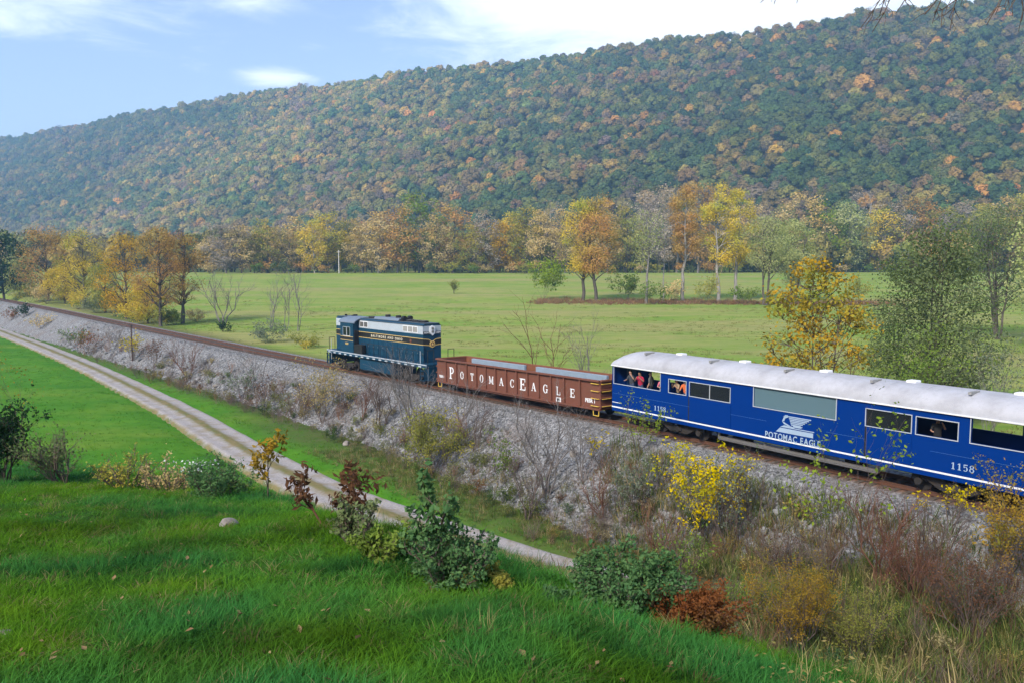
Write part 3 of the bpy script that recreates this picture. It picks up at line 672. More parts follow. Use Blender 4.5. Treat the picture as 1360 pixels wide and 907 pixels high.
M_ROOFB = paint('dark_hood_roof', (.055, .075, .10), .6, .3, (.10, .10, .10), streak=False); M_CABROOF = paint('cab_roof_grey_blue', (.13, .17, .22), .5, .3, (.2, .2, .2), streak=False); M_GRILLE = paint('grille_dark', (.09, .09, .088), .6, .3); M_GRILLE2 = paint('grille_grey', (.27, .27, .26), .6, .3)
M_CREAM = paint('cream_lettering', (.62, .58, .44), .5, .1); M_LINER = paint('interior_lining', (.16, .165, .17), .7, .2); M_SEAM = paint('seam_paint', (.02, .085, .27), .4, .1); M_FRAME = paint('window_frame_metal', (.42, .46, .50), .4, .2); M_LOGO = paint('logo_pale_paint', (.30, .40, .52), .5, .1); M_CONC = paint('grey_steel_slab', (.22, .29, .36), .55, .25, streak=False)
def glass(name, c, rough=.08, alpha=.55):
    k = NT(name); b = k.bsdf(c, rough, spec=.6); t = k.n('ShaderNodeBsdfTransparent'); m = k.n('ShaderNodeMixShader'); m.inputs[0].default_value = alpha; k.l(t.outputs[0], m.inputs[1]); k.l(b.outputs[0], m.inputs[2]); k.l(m.outputs[0], k.out.inputs[0]); return k.m
M_GLASS = glass('tinted_glass', (.02, .026, .03)); M_PANE = glass('sky_tint_glass', (.10, .17, .20), .12, .93)  # second pane: sky reflection put into its blue-grey colour

def vehicle(name, s_mid, half, label, cat):
    xa, ya, _ = track_at(s_mid-half*.7); xb, yb, _ = track_at(s_mid+half*.7); za, zb = float(track_z(s_mid-half*.7)), float(track_z(s_mid+half*.7))
    o = empty(name, ((xa+xb)/2, (ya+yb)/2, (za+zb)/2)); o.rotation_euler = (0, math.atan2(zb-za, half*1.4), math.atan2(ya-yb, xa-xb)); return tag(o, label, cat)
WHEEL = None
def bogie(parent, x, base=2.4, axles=2, frame='drop', r=.44):
    """two side frames, axles with wheels, springs"""
    b = MB(); h = base/2
    for sy in (-1, 1):
        y0, y1 = (sy*1.02, sy*1.16)
        if frame == 'drop':
            b.prism([(-h-.3, .52), (-h-.3, .72), (-h*.55, .86), (h*.55, .86), (h+.3, .72), (h+.3, .52), (h*.8, .5), (h*.42, .28), (-h*.42, .28), (-h*.8, .5)], 'y', y0, y1)
            for q in np.linspace(-h, h, axles): b.box(q-.14, q+.14, sy*1.10-.1, sy*1.10+.13, .33, .62)
        else:
            b.prism([(-h-.35, .5), (-h-.3, .78), (-.5, .74), (-.35, .6), (.35, .6), (.5, .74), (h+.3, .78), (h+.35, .5), (h-.35, .5), (.62, .22), (-.62, .22), (-h+.35, .5)], 'y', y0, y1)
            for q in np.linspace(-h, h, axles): b.cyl((q, sy*1.1, r), (q, sy*1.27, r), .17, 10)
        for q in (-.2, 0, .2): b.cyl((q, sy*1.2, .34), (q, sy*1.2, .62), .07, 7)
    b.box(-.22, .22, -1.05, 1.05, .45, .72)
    bo = b.build('bogie', M_DARK, parent, (x, 0, 0), bevel=.02)
    for q in np.linspace(-h, h, axles):
        w = MB()
        w.cyl((q, -.9, r), (q, .9, r), .08, 8)
        for sy in (-1, 1): w.cyl((q, sy*.70, r), (q, sy*.83, r), r, 24); w.cyl((q, sy*.67, r), (q, sy*.70, r), r+.03, 24); w.cyl((q, sy*.83, r), (q, sy*.85, r), r*.45, 12)
        w.build('wheelset', M_STEEL if axles == 0 else M_DARK, bo, smooth=True)
    return bo
def coupler(parent, x, sgn):
    m = MB(); m.box(min(x, x+sgn*.5), max(x, x+sgn*.5), -.09, .09, .72, .94); m.box(min(x+sgn*.5, x+sgn*.78), max(x+sgn*.5, x+sgn*.78), -.18, .16, .68, .98); m.pipe([(x, -.35, .8), (x+sgn*.3, -.38, .5), (x+sgn*.7, -.3, .55)], .03, 6)
    m.build('coupler', M_DARK, parent, bevel=.02)

# ------------------------------------------------------------------ track
def build_track():
    tr = tag(empty('railway_track'), kind='structure')
    rail_m = paint('rusty_rail', (.13, .062, .038), .65, .3, (.08, .05, .04), .4, streak=False); tie_m = paint('creosoted_tie', (.085, .068, .055), .95, .5, (.15, .13, .115), streak=False)
    s = np.concatenate([np.arange(-66, 130, 1.), np.arange(130, 470, 3.)]); x, y, h = track_at(s); z = track_z(s)
    prof = [(-.07, -.17), (.07, -.17), (.07, -.15), (.018, -.125), (.018, -.045), (.037, -.04), (.037, 0), (-.037, 0), (-.037, -.04), (-.018, -.045), (-.018, -.125), (-.07, -.15)]
    for sd in (.7525, -.7525):
        V = []
        for a, b in prof: V.append(np.stack([x-np.cos(h)*(sd+a), y-np.sin(h)*(sd+a), z+b], 1))
        n = len(s); Fq = []
        for i in range(len(prof)):
            j = (i+1) % len(prof); a = np.arange(n-1); Fq.append(np.stack([i*n+a, j*n+a, j*n+a+1, i*n+a+1], 1))
        link('rail', np_mesh('rail', np.concatenate(V), np.concatenate(Fq), [rail_m]), tr)
    ts = np.arange(-40, 120, .56); tx, ty, th = track_at(ts); tz = track_z(ts); rng = np.random.default_rng(5)
    b = MB().box(-.115, .115, -1.3, 1.3, -.36, -.172); first = b.build('sleeper', tie_m, tr, bevel=.012); me = first.data
    vis = [i for i in range(len(ts))][:290]
    for q, i in enumerate(vis):
        o = first if q == 0 else link('sleeper', me, tr)
        o.location = (tx[i], ty[i], tz[i]+rng.normal()*.006); o.rotation_euler = (0, 0, th[i]-math.pi/2+rng.normal()*.012)
    rest = MB()
    for s_ in np.arange(ts[vis[-1]]+.56, 330, .56):
        px, py, ph = track_at(s_); c, n = math.cos(ph-math.pi/2), math.sin(ph-math.pi/2); zz = float(track_z(s_))
        rest.add([(px+c*a-n*bb, py+n*a+c*bb, zz+zq) for zq in (-.34, -.172) for bb in (-1.3, 1.3) for a in (-.115, .115)], [(0, 2, 3, 1), (4, 5, 7, 6), (0, 1, 5, 4), (2, 6, 7, 3), (0, 4, 6, 2), (1, 3, 7, 5)])
    o = rest.build('distant_sleeper_row', tie_m, tr); o['kind'] = 'stuff'
build_track()

# ------------------------------------------------------------------ passenger coach
WINS = [(-12.1, -8.3, 2.45, 3.44, 'open'), (-7.63, -6.37, 2.45, 3.17, 'open'), (-6.1, -3.37, 2.45, 3.18, 'pair'), (-1.88, 2.66, 2.48, 3.44, 'sky_tint'), (4.13, 6.16, 2.46, 3.19, 'glass'), (6.38, 8.07, 2.46, 3.17, 'open'), (8.57, 12.0, 2.47, 3.44, 'open')]
def build_coach():
    c = vehicle('passenger_coach', -12.25, 12.25, 'long royal blue open-window passenger coach with silver roof and number 1158', 'passenger car')
    Lh, W, z0, ze = 12.27, 1.5, .8, 3.5
    def wall(y0, y1, wins):
        m = MB(); x = -Lh
        for a, b, lo, hi, _ in wins:
            m.box(x, a, y0, y1, z0, ze); m.box(a, b, y0, y1, z0, lo); m.box(a, b, y0, y1, hi, ze); x = b
        m.box(x, Lh, y0, y1, z0, ze); return m
    wall(-W, -W+.09, WINS).build('side_wall', M_BLUE, c); fw = [w for w in WINS if w[4] == 'open' or w[4] == 'glass']
    wall(W-.09, W, [(-12.0, -9.75, 2.45, 3.4, 0), (-8.6, -6.4, 2.6, 3.2, 0), (-3.4, -1.9, 2.5, 3.2, 0), (7.2, 9.2, 2.5, 3.35, 0), (9.9, 12, 2.5, 3.35, 0)]).build('far_side_wall', M_BLUE, c)
    for sg in (-1, 1):
        m = MB(); x = sg*Lh; m.box(min(x, x-sg*.09), max(x, x-sg*.09), -W+.095, -.42, z0, ze); m.box(min(x, x-sg*.09), max(x, x-sg*.09), .42, W-.095, z0, ze); m.box(min(x, x-sg*.09), max(x, x-sg*.09), -.42, .42, 3.2, ze); m.build('end_wall', M_BLUE, c)
        m = MB(); x2 = sg*(Lh-.05); m.box(x2-.02, x2+.02, -.415, .415, z0+.3, 3.195); m.build('end_door', M_SEAM, c)
    # interior
    MB().box(-Lh+.1, Lh-.1, -W+.1, W-.1, 1.48, 1.56).build('floor', M_LINER, c)
    MB().box(-Lh+.1, Lh-.1, -W+.1, W-.1, 3.5, 3.54).build('ceiling', M_LINER, c)
    for x in (-3.2, 3.4): MB().box(x-.03, x+.03, -W+.1, W-.1, 1.565, 3.49).build('partition', M_LINER, c)
    MB().box(-1.9, 2.7, -.9, -.86, 1.25, 3.45).build('inner_panel', M_LINER, c)
    # roof: shallow arch rounded down at both ends
    nx, ny = 60, 22; V = []
    for i in range(nx+1):
        x = -Lh-.06+(2*Lh+.12)*i/nx; e = min(x+Lh+.06, Lh+.06-x); k = 1-(1-min(1, e/1.5))**2.4*.52
        for j in range(ny+1):
            a = math.pi*j/ny; ca = math.cos(a); sa = math.sin(a); yy = -(W+.05)*(abs(ca)**.8)*(1 if ca > 0 else -1); zz = ze-.03+.86*(sa**.9)*k
            V.append((x, yy, zz))
    Fq = []
    for i in range(nx):
        for j in range(ny):
            a = i*(ny+1)+j; Fq.append((a, a+1, a+ny+2, a+ny+1))
    Fq.append(tuple(range(ny+1))); Fq.append(tuple(nx*(ny+1)+j for j in range(ny+1))[::-1])
    rf = MB(); rf.add(V, Fq); roof = rf.build('roof', M_SILVER, c, smooth=True)
    for x in np.arange(-11.2, 12, 1.6):
        m = MB(); q = []
        for j in range(1, ny):
            a = math.pi*j/ny; ca = math.cos(a); sa = math.sin(a); q.append((x, -(W+.055)*(abs(ca)**.8)*(1 if ca > 0 else -1), ze-.027+.865*sa**.9))
        m.pipe(q, .0035, 4); m.build('roof_seam', M_SILVER, roof)
    MB().box(-Lh-.05, Lh+.05, -W-.09, -W-.012, ze-.03, ze+.025).build('drip_rail', M_WHITE, c)
    for x in (-10.05, -5.2, -.5, 4.0, 8.2):
        MB().box(x-.06, x+.06, -1.0, -.28, 4.26, 4.38).build('roof_vent_bar', M_GRILLE2, roof, rot=(0, 0, 0))
    for x in (-8.4, -3.9, .9, 5.2, 9.6): MB().box(x-.22, x+.22, .02, .5, 4.28, 4.42).build('roof_hatch', M_WHITE, roof, bevel=.03)
    # stripe, seam, lettering
    MB().box(-Lh, Lh, -W-.012, -W-.002, 1.0, 1.075).build('white_stripe', M_WHITE, c)
    for a, b in ((-12.2, -6.12), (-3.3, -1.1), (2.2, 4.1), (7.0, 12.2)): MB().box(a, b, -W-.012, -W-.002, 1.84, 1.86).build('rivet_seam', M_SEAM, c)
    for x, lo, hi in ((-6.16, .98, 2.45), (4.12, .98, 2.46)): MB().box(x-.035, x+.035, -W-.004, -W-.001, lo, hi).build('door_slot', M_BLACK, c)
    for a, b in ((-6.1, -3.3), (4.18, 6.2)): MB().box(a, b, -W-.03, -W-.002, 1.1, 2.36).build('sliding_door', M_BLUE, c, bevel=.01)
    MB().box(-12.2, -11.4, -W-.04, -W-.005, 1.3, 1.33).build('grab_iron', M_WHITE, c)
    for x0 in (-8.3, 8.3):
        for i, ch in enumerate('1158'): serif(ch, .27, M_LOGO, c, x0+(i-1.5)*.245, -W-.008, 1.43, 'numeral')
    ms = {ch: font_mesh('letter', ch, .42, M_LOGO, .008, .003, 'LEFT') for ch in set('POTOMACEAGLE')}; wd_ = lambda ch: .14 if ch == ' ' else max(v.co.x for v in ms[ch].vertices)-min(v.co.x for v in ms[ch].vertices)
    tot = sum(wd_(ch)+.045 for ch in 'POTOMAC EAGLE'); kx = 3.1/tot; x = .43-1.55
    for ch in 'POTOMAC EAGLE':
        if ch != ' ': link('letter', ms[ch], c, (x-min(v.co.x for v in ms[ch].vertices)*kx, -W-.034, 1.2), (math.pi/2, 0, 0)).scale = (kx, 1, 1)
        x += (wd_(ch)+.045)*kx
    # emblem: spread-winged bird over a bar, in pale paint
    lg = MB()
    def poly(pts): lg.prism([(.43+a, 1.36+b) for a, b in pts], 'y', -W-.012, -W-.003)
    poly([(-.95, .08), (1.1, .08), (1.1, .3), (-.72, .3)]); poly([(-.72, .34), (-.5, .44), (-.05, .44), (.1, .38), (1.15, .38), (1.15, .34), (.1, .34), (-.1, .34)])
    for i in range(6): poly([(-.28+i*.03, .92-i*.075), (.72-i*.11+.25, .92-i*.075), (.75-i*.11+.22, .87-i*.075), (-.24+i*.03, .87-i*.075)])
    poly([(-.62, .62), (-.52, .84), (-.3, .94), (-.26, .86), (-.44, .78), (-.5, .64)]); poly([(-.62, .62), (-.48, .58), (-.05, .42), (-.12, .4), (-.5, .5)]); poly([(-.58, .84), (-.44, .94), (-.3, .95), (-.3, .9), (-.44, .88)])
    poly([(.0, .5), (.55, .5), (.42, .42), (.02, .42)])
    lg.build('eagle_emblem', M_LOGO, c)
    # windows
    for a, b, lo, hi, kind in WINS:
        m = MB(); t = .035
        m.box(a-t, b+t, -W-.03, -W+.02, lo-t, lo-.002); m.box(a-t, b+t, -W-.03, -W+.02, hi+.002, hi+t); m.box(a-t, a-.002, -W-.03, -W+.02, lo, hi); m.box(b+.002, b+t, -W-.03, -W+.02, lo, hi)
        if kind == 'pair': m.box((a+b)/2-.02, (a+b)/2+.02, -W+.0, -W+.03, lo, hi)
        fr = m.build('window_frame', M_FRAME, c)
        if kind in ('pair', 'glass'): MB().box(a, b, -W+.035, -W+.045, lo, hi).build('pane', M_GLASS, fr)
        if kind == 'sky_tint': MB().box(a, b, -W+.04, -W+.05, lo, hi).build('pane', M_PANE, fr)
    # under the floor
    MB().box(-Lh+.2, Lh-.2, -.9, .9, .62, .8).build('underframe', M_DARK, c)
    m = MB(); m.cyl((-4.2, -1.28, .42), (4.6, -1.28, .42), .055, 8); m.box(-4.2, 4.6, -1.36, -1.2, .46, .58)
    for x in (-4.2, -1.3, 1.7, 4.6): m.box(x-.05, x+.05, -1.32, -1.24, .42, .8)
    m.build('truss_rod', M_STEEL, c)
    for x, l, h in ((-3.2, .9, .36), (.6, 1.5, .38), (3.2, .8, .36)): MB().box(x-l/2, x+l/2, -.95, -.3, .79-h*1.3, .619).build('equipment_box', M_DARK, c, bevel=.03)
    for x in (-7.2, 7.9): bogie(c, x, 3.0, 3, 'equal')
    for s_ in (-1, 1): coupler(c, s_*(Lh-.35), s_)
    return c
coach = build_coach()

# ------------------------------------------------------------------ gondola car
def build_gondola():
    g = vehicle('gondola_car', 10.9, 9.68, 'long low brown gondola car lettered along its ribbed side', 'gondola car')
    L, W, zt, zb = 9.66, 1.48, 2.38, .62
    for sy in (-1, 1):
        m = MB(); y0, y1 = sorted((sy*(W-.12), sy*(W-.09)))
        m.prism([(-L, zt), (L, zt), (L, zb), (7.6, zb), (6.6, .48), (-6.6, .48), (-7.6, zb), (-L, zb)], 'y', y0, y1); m.build('side_wall', M_RUST, g)
        MB().box(-L, L, sy*(W-.02)-.1, sy*(W-.02)+.05, zt-.02, zt+.1).build('top_chord', M_RUSTIN if sy > 0 else M_RUST, g, bevel=.01)
        MB().box(-L, L, min(sy*(W-.09), sy*W), max(sy*(W-.09), sy*W), zb-.02, zb+.1).build('side_sill', M_RUST, g)
    ribs = [-8.25, -6.72, -5.25, -3.95, -2.7, -1.45, -.15, 1.1, 2.35, 3.6, 4.9, 6.25, 7.8]
    rme = None
    for x in ribs:
        for sy in (-1, 1):
            m = MB(); y0, y1 = sorted((sy*(W-.088), sy*(W+.03))); m.prism([(x-.075, zb+.11), (x+.075, zb+.11), (x+.06, zt-.03), (x-.06, zt-.03)], 'y', y0, y1); m.build('rib', M_RUST, g, bevel=.008)
    for sg in (-1, 1):
        x = sg*L
        MB().box(min(x, x-sg*.06), max(x, x-sg*.06), -W+.125, W-.125, zb, zt).build('end_wall', M_RUST, g)
        for z in (.85, 1.35, 1.85): MB().box(min(x+sg*.002, x+sg*.1), max(x+sg*.002, x+sg*.1), -W+.02, W-.02, z-.06, z+.06).build('end_rib', M_RUST, g, bevel=.02)
        MB().box(min(x-sg*.08, x+sg*.1), max(x-sg*.08, x+sg*.1), -W+.09, W-.09, zt-.01, zt+.11).build('end_chord', M_RUSTIN, g, bevel=.02)
    MB().box(-L+.07, L-.07, -W+.13, W-.13, .78, .86).build('floor', M_RUSTIN, g)
    for x in ribs:
        MB().box(x-.05, x+.05, W-.15, W-.122, .87, zt-.03).build('inner_stake', M_RUSTIN, g)
    MB().box(-L+.08, L-.08, W-.1255, W-.1215, .87, zt-.02).build('inner_lining', M_RUSTIN, g)
    for i, (x, ch) in enumerate(zip((-7.5, -6.0, -4.6, -3.33, -2.08, -.8, .48, 1.72, 2.98, 4.25, 5.58, 7.0), 'POTOMACEAGLE')):
        serif(ch, 0.9 if ch == 'P' else .82 if i == 7 else .56, M_WHITE, g, x, -W+.078, 1.47 if i in (0, 7) else 1.42)
    o = link('reporting_mark', font_mesh('reporting_mark', 'PESR 1', .34, M_WHITE, .012, .003), g, (8.72, -W+.084, 1.12), (math.pi/2, 0, 0))
    o = link('reporting_mark', font_mesh('reporting_mark', 'PESR 1', .26, M_WHITE, .01, .003), g, (-8.98, -W+.084, 1.08), (math.pi/2, 0, 0))
    pl = MB().box(5.38, 5.86, -W+.07, -W+.088, .72, 1.0).build('data_plate', M_WHITE, g)
    for q in (5.45, 5.62): MB().box(q, q+.12, -W+.064, -W+.0695, .78, .94).build('data_mark', M_BLACK, pl)
    for z in (.86, 1.32, 1.78, 2.24):
        m = MB(); m.pipe([(8.9, -W+.08, z), (8.9, -W-.03, z), (9.55, -W-.03, z), (9.55, -W+.08, z)], .025, 6); m.build('grab_iron', M_YEL, g)
        m = MB(); m.pipe([(L+.0, -W+.15, z), (L+.13, -W+.15, z), (L+.13, -W+.85, z), (L, -W+.85, z)], .025, 6); m.build('grab_iron', M_YEL, g)
    m = MB(); m.pipe([(9.0, -W+.08, zb), (9.02, -W+.08, .26), (9.5, -W+.08, .26), (9.52, -W+.08, zb)], .03, 6); m.build('step_stirrup', M_YEL, g)
    m = MB(); m.pipe([(-9.5, -W+.08, zb), (-9.5, -W+.08, .26), (-9.02, -W+.08, .26), (-9.0, -W+.08, zb)], .03, 6); m.build('step_stirrup', M_YEL, g)
    m = MB(); m.cyl((L+.2, .9, 1.2), (L+.16, .9, 1.2), .25, 14); m.build('brake_wheel', M_DARK, g)
    MB().box(-L+.2, L-.2, -.3, .3, .5, .775).build('centre_sill', M_DARK, g)
    for x in (-7.3, 7.3): bogie(g, x, 1.75, 2, 'drop', .42)
    for s_ in (-1, 1): coupler(g, s_*(L-.05), s_)
    return g
gond = build_gondola()
def slab_load(x0, x1, y, label):
    o = empty('steel_slab', (gond.location+gond.rotation_euler.to_matrix() @ Vector(((x0+x1)/2, y, .86)))[:]); o.rotation_euler = gond.rotation_euler; h = (x1-x0)/2
    MB().box(-h, h, -.11, .11, .0, 1.64).build('beam', M_CONC, o, bevel=.02)
    MB().box(-h, h, .113, .16, 1.4, 1.70).build('edge_lip', M_RUSTIN, o)
    for x in np.linspace(-h+.4, h-.4, 5): MB().box(x-.03, x+.03, -.125, -.112, .05, 1.58).build('weld_seam', M_CONC, o)
    return tag(o, label, 'load', 'grey slabs carried in the gondola')
slab_load(-7.3, -.4, .45, 'grey blue slab in the gondola, the one nearer the locomotive')
slab_load(.95, 8.3, .45, 'grey blue slab in the gondola, the one nearer the blue coach')

# ------------------------------------------------------------------ locomotive
def build_loco():
    l = vehicle('diesel_locomotive', 30.25, 8.8, 'dark blue and grey diesel locomotive with black stripe at the head of the train', 'locomotive')
    XL, XR, W, zw = -9.4, 8.2, 1.5, 1.8
    MB().box(XL, XR, -W, W, 1.5, zw).build('frame', M_BO, l, bevel=.02)
    MB().box(XL, XR, -W-.012, -W-.002, zw-.09, zw+.0).build('sill_stripe', M_GREYB, l)
    for x in np.arange(-9.1, 8.0, 1.07): MB().box(x, x+.45, -W-.016, -W-.003, zw-.27, zw-.15).build('white_marking', M_GREYB, l)
    MB().box(-3.4, 2.5, -1.28, 1.28, .32, 1.499).build('fuel_tank', M_BO, l, bevel=.12)
    for x in (-8.9, 7.7):
        s_ = -1 if x < 0 else 1
        MB().box(min(x, x+s_*.5), max(x, x+s_*.5), -1.3, 1.3, .45, 1.495).build('pilot', M_BO, l, bevel=.03)
        for sy in (-1, 1):
            m = MB()
            for i, z in enumerate((.45, .85, 1.25)): m.box(x-.28, x+.28, sy*1.48-.16+.001*i, sy*1.48-.001*i, z, z+.05)
            m.box(x-.31, x-.282, sy*1.48-.15, sy*1.48-.01, .45, 1.49); m.box(x+.282, x+.31, sy*1.48-.15, sy*1.48-.01, .45, 1.49); m.build('step_ladder', M_BO, l)
    for x in (-6.1, 5.2): bogie(l, x, 2.75, 2, 'equal', .5)
    # long hood
    HX0, HX1, hw, ht = -4.1, 6.8, .9, 4.82
    hood = MB().prism([(-hw, zw), (-hw, ht), (-hw+.16, ht+.16), (hw-.16, ht+.16), (hw, ht), (hw, zw)], 'x', HX0, HX1).build('long_hood', M_BO, l, bevel=.03)
    def bands(x0, x1, end=None):
        MB().box(x0, x1, -hw-.010, -hw-.002, 4.12, ht-.01).build('grey_band', M_GREYB, l)
        MB().box(x0, x1, -hw-.010, -hw-.002, 3.28, 3.74).build('black_stripe', M_BLACK, l)
        for z in (3.24, 3.745): MB().box(x0, x1, -hw-.014, -hw-.002, z, z+.045).build('gold_stripe', M_GOLD, l)
    bands(HX0+.03, HX1)
    # end of the hood
    xe = HX1
    MB().box(xe+.002, xe+.010, -hw+.01, hw-.01, 4.12, ht-.01).build('grey_band', M_GREYB, l)
    def endpoly(pts, n, mat, dx): MB().prism(pts, 'x', xe+.002, xe+dx).build(n, mat, l)
    def vband(z0, z1):
        return [(-hw, z0), (-.35, z0-.06), (0, z0-.26), (.35, z0-.06), (hw, z0), (hw, z1), (.35, z1-.06), (0, z1-.26), (-.35, z1-.06), (-hw, z1)]
    endpoly(vband(3.30, 3.73), 'black_stripe', M_BLACK, .012); endpoly(vband(3.24, 3.30), 'gold_stripe', M_GOLD, .016); endpoly(vband(3.73, 3.79), 'gold_stripe', M_GOLD, .016)
    m = MB().cyl((xe+.012, 0, 3.3), (xe+.05, 0, 3.3), .27, 20).build('dome_emblem', M_GOLD, l)
    MB().cyl((xe+.051, 0, 3.3), (xe+.058, 0, 3.3), .19, 18).build('emblem_centre', M_RUST, m); MB().prism([(-.1, 3.2), (.1, 3.2), (.1, 3.28), (.06, 3.36), (0, 3.42), (-.06, 3.36), (-.1, 3.28)], 'x', xe+.059, xe+.064).build('emblem_dome', M_GOLD, m)
    hl = MB().prism([(0, 3.98), (.26, 4.2), (.26, 4.72), (0, 4.84), (-.26, 4.72), (-.26, 4.2)], 'x', xe+.012, xe+.1).build('headlight_housing', M_WHITE, l, bevel=.01)
    for z in (4.33, 4.58): MB().cyl((xe+.1, 0, z), (xe+.13, 0, z), .11, 14).build('headlight', M_STEEL, hl)
    for sy in (-.6, .6):
        b = MB().box(xe+.012, xe+.05, sy-.27, sy+.27, 4.14, 4.36).build('number_board', M_BLACK, l)
        link('engine_number', font_mesh('engine_number', '6604', .22, M_WHITE, .004, .002), b, (xe+.053, sy, 4.25), (math.pi/2, 0, math.pi/2))
    # hood doors, grilles, lettering
    for i, x in enumerate(np.arange(-3.7, 6.4, .82)): 
        d = MB().box(x, x+.76, -hw-.03, -hw-.002, 1.95, 3.2).build('hood_door', M_BO, l, bevel=.008); MB().box(x+.66, x+.7, -hw-.05, -hw-.0305, 2.5, 2.62).build('latch', M_STEEL, d)
    for x, w_, mt in ((-3.75, .62, M_GRILLE), (-3.02, .62, M_GRILLE), (3.75, .66, M_GRILLE2), (4.53, .66, M_GRILLE2), (5.31, .66, M_GRILLE2)):
        gr = MB().box(x-.05, x+w_+.05, -hw-.03, -hw-.011, 4.2, 4.74).build('radiator_grille', M_WHITE, l); MB().box(x, x+w_, -hw-.04, -hw-.0305, 4.25, 4.69).build('mesh_screen', mt, gr)
    link('road_name', font_mesh('road_name', 'BALTIMORE AND OHIO', .30, M_CREAM, .008, .003, 'CENTER', 1.5), l, (.9, -hw-.016, 3.51), (math.pi/2, 0, 0)).scale = (1.2, 1, 1)
    MB().cyl((4.9, -hw-.03, 3.5), (4.9, -hw-.011, 3.5), .15, 14).build('crest', M_RUST, l)
    # roof of the long hood
    MB().box(HX0+.02, HX1+.02, -hw+.14, hw-.14, ht+.162, ht+.2).build('hood_roof', M_ROOFB, l)
    MB().box(HX0, HX1+.06, -hw-.05, -hw+.02, ht+.0, ht+.05).build('roof_edge', M_ROOFB, l)
    MB().prism([(-.75, ht+.2), (-.6, ht+.42), (.6, ht+.42), (.75, ht+.2)], 'x', -1.6, 2.6).build('brake_blister', M_CABROOF, l, bevel=.03)
    for x in (-2.9, 3.5, 4.5, 5.5):
        m = MB().cyl((x, 0, ht+.2), (x, 0, ht+.34), .44, 20).build('radiator_fan', M_BLACK, l); MB().cyl((x, 0, ht+.341), (x, 0, ht+.36), .3, 16).build('fan_hub', M_GRILLE, m)
    for x in (-.3, 1.5): MB().cyl((x, 0, ht+.42), (x, 0, ht+.62), .24, 14).build('exhaust_stack', M_BLACK, l)
    m = MB(); m.cyl((2.75, -.3, ht+.45), (3.1, -.3, ht+.45), .2, 12); m.cyl((2.75, .3, ht+.45), (3.1, .3, ht+.45), .2, 12); m.box(2.6, 3.0, -.5, .5, ht+.2, ht+.4); m.build('air_filter', M_BLACK, l)
    # cab
    CX0, CX1, cw = -6.6, -4.1, 1.48
    def roof_arc(r, z): return [(-cw-.06+r, z)]+[(-math.cos(math.pi*i/14)*(cw+.06-r), z+.52*math.sin(math.pi*i/14)-r*.5) for i in range(1, 14)]+[(cw+.06-r, z)]
    m = MB(); cz = 4.55
    for x in (CX0, CX1-.08): m.prism([(-cw+.061, zw), (-cw+.061, cz), *[(a*.95, b) for a, b in roof_arc(.07, cz)][1:-1], (cw-.061, cz), (cw-.061, zw)], 'x', x, x+.08)
    wx0, wx1 = -6.05, -4.75
    for sy in (-1, 1):
        y0, y1 = sorted((sy*cw, sy*(cw-.06))); m.box(CX0, CX1, y0, y1, zw, 3.35); m.box(CX0, CX1, y0, y1, 4.12, cz); m.box(CX0, wx0, y0, y1, 3.35, 4.12); m.box(wx1, CX1, y0, y1, 3.35, 4.12)
    cab = m.build('cab', M_BO, l)
    for sy in (-1, 1):
        y = sy*(cw+.004); f = MB()
        for a, b, c_, d in ((wx0-.05, wx1+.05, 3.28, 3.345), (wx0-.05, wx1+.05, 4.125, 4.18), (wx0-.05, wx0-.003, 3.35, 4.12), (wx1+.003, wx1+.05, 3.35, 4.12), ((wx0+wx1)/2-.03, (wx0+wx1)/2+.03, 3.35, 4.12)): f.box(a, b, min(y, y-sy*.05), max(y, y-sy*.05)+.02, c_, d)
        fr = f.build('cab_window', M_FRAME, cab); MB().box(wx0, wx1, sy*(cw-.045), sy*(cw-.035), 3.35, 4.12).build('pane', M_GLASS, fr)
    MB().box(CX0-.01, CX1+.01, -cw-.03, -cw-.007, 4.18, 4.24).build('awning', M_BO, cab)
    MB().box(CX0+.01, CX1-.01, -cw-.010, -cw-.002, 2.95, 3.24).build('black_stripe', M_BLACK, cab)
    for z in (2.9, 3.245): MB().box(CX0+.01, CX1-.01, -cw-.013, -cw-.002, z, z+.04).build('gold_stripe', M_GOLD, cab)
    link('engine_number', font_mesh('engine_number', '6604', .3, M_GOLD, .006, .002), cab, (-5.35, -cw-.008, 2.6), (math.pi/2, 0, 0))
    rp = roof_arc(0, cz); inner = [(a*.955, b-.05) for a, b in rp]; m = MB(); n = len(rp)
    V = [(x, a, b) for x in (CX0-.22, CX1+.3) for a, b in rp]+[(x, a, b) for x in (CX0-.22, CX1+.3) for a, b in inner]
    Fs = []
    for i in range(n-1): Fs += [(i, i+1, n+i+1, n+i), (2*n+i, 3*n+i, 3*n+i+1, 2*n+i+1), (i, 2*n+i, 2*n+i+1, i+1), (n+i, n+i+1, 3*n+i+1, 3*n+i)]
    Fs += [(0, n, 3*n, 2*n), (n-1, 3*n-1, 4*n-1, 2*n-1)]
    m.add(V, Fs); m.build('cab_roof', M_CABROOF, cab, smooth=True)
    MB().box(CX1+.002, CX1+.04, -cw+.1, -hw-.05, 1.95, 3.9).build('dark_doorway', M_BLACK, cab)  # black panel standing in for the shaded open doorway
    m = MB(); 
    for q in (-.3, 0, .3): m.cyl((-6.9+q*.1, q*.4, 5.05), (-6.3+q*.1, q*.4, 5.14), .04, 8, .09)
    m.box(-6.75, -6.55, -.2, .2, 4.98, 5.06); m.build('air_horn', M_BLACK, cab)
    MB().box(CX1+.03, CX1+1.45, -W+.05, -hw-.06, zw+.002, 2.62).build('equipment_locker', M_BLACK, l, bevel=.03)
    # short hood
    SX0 = -8.55
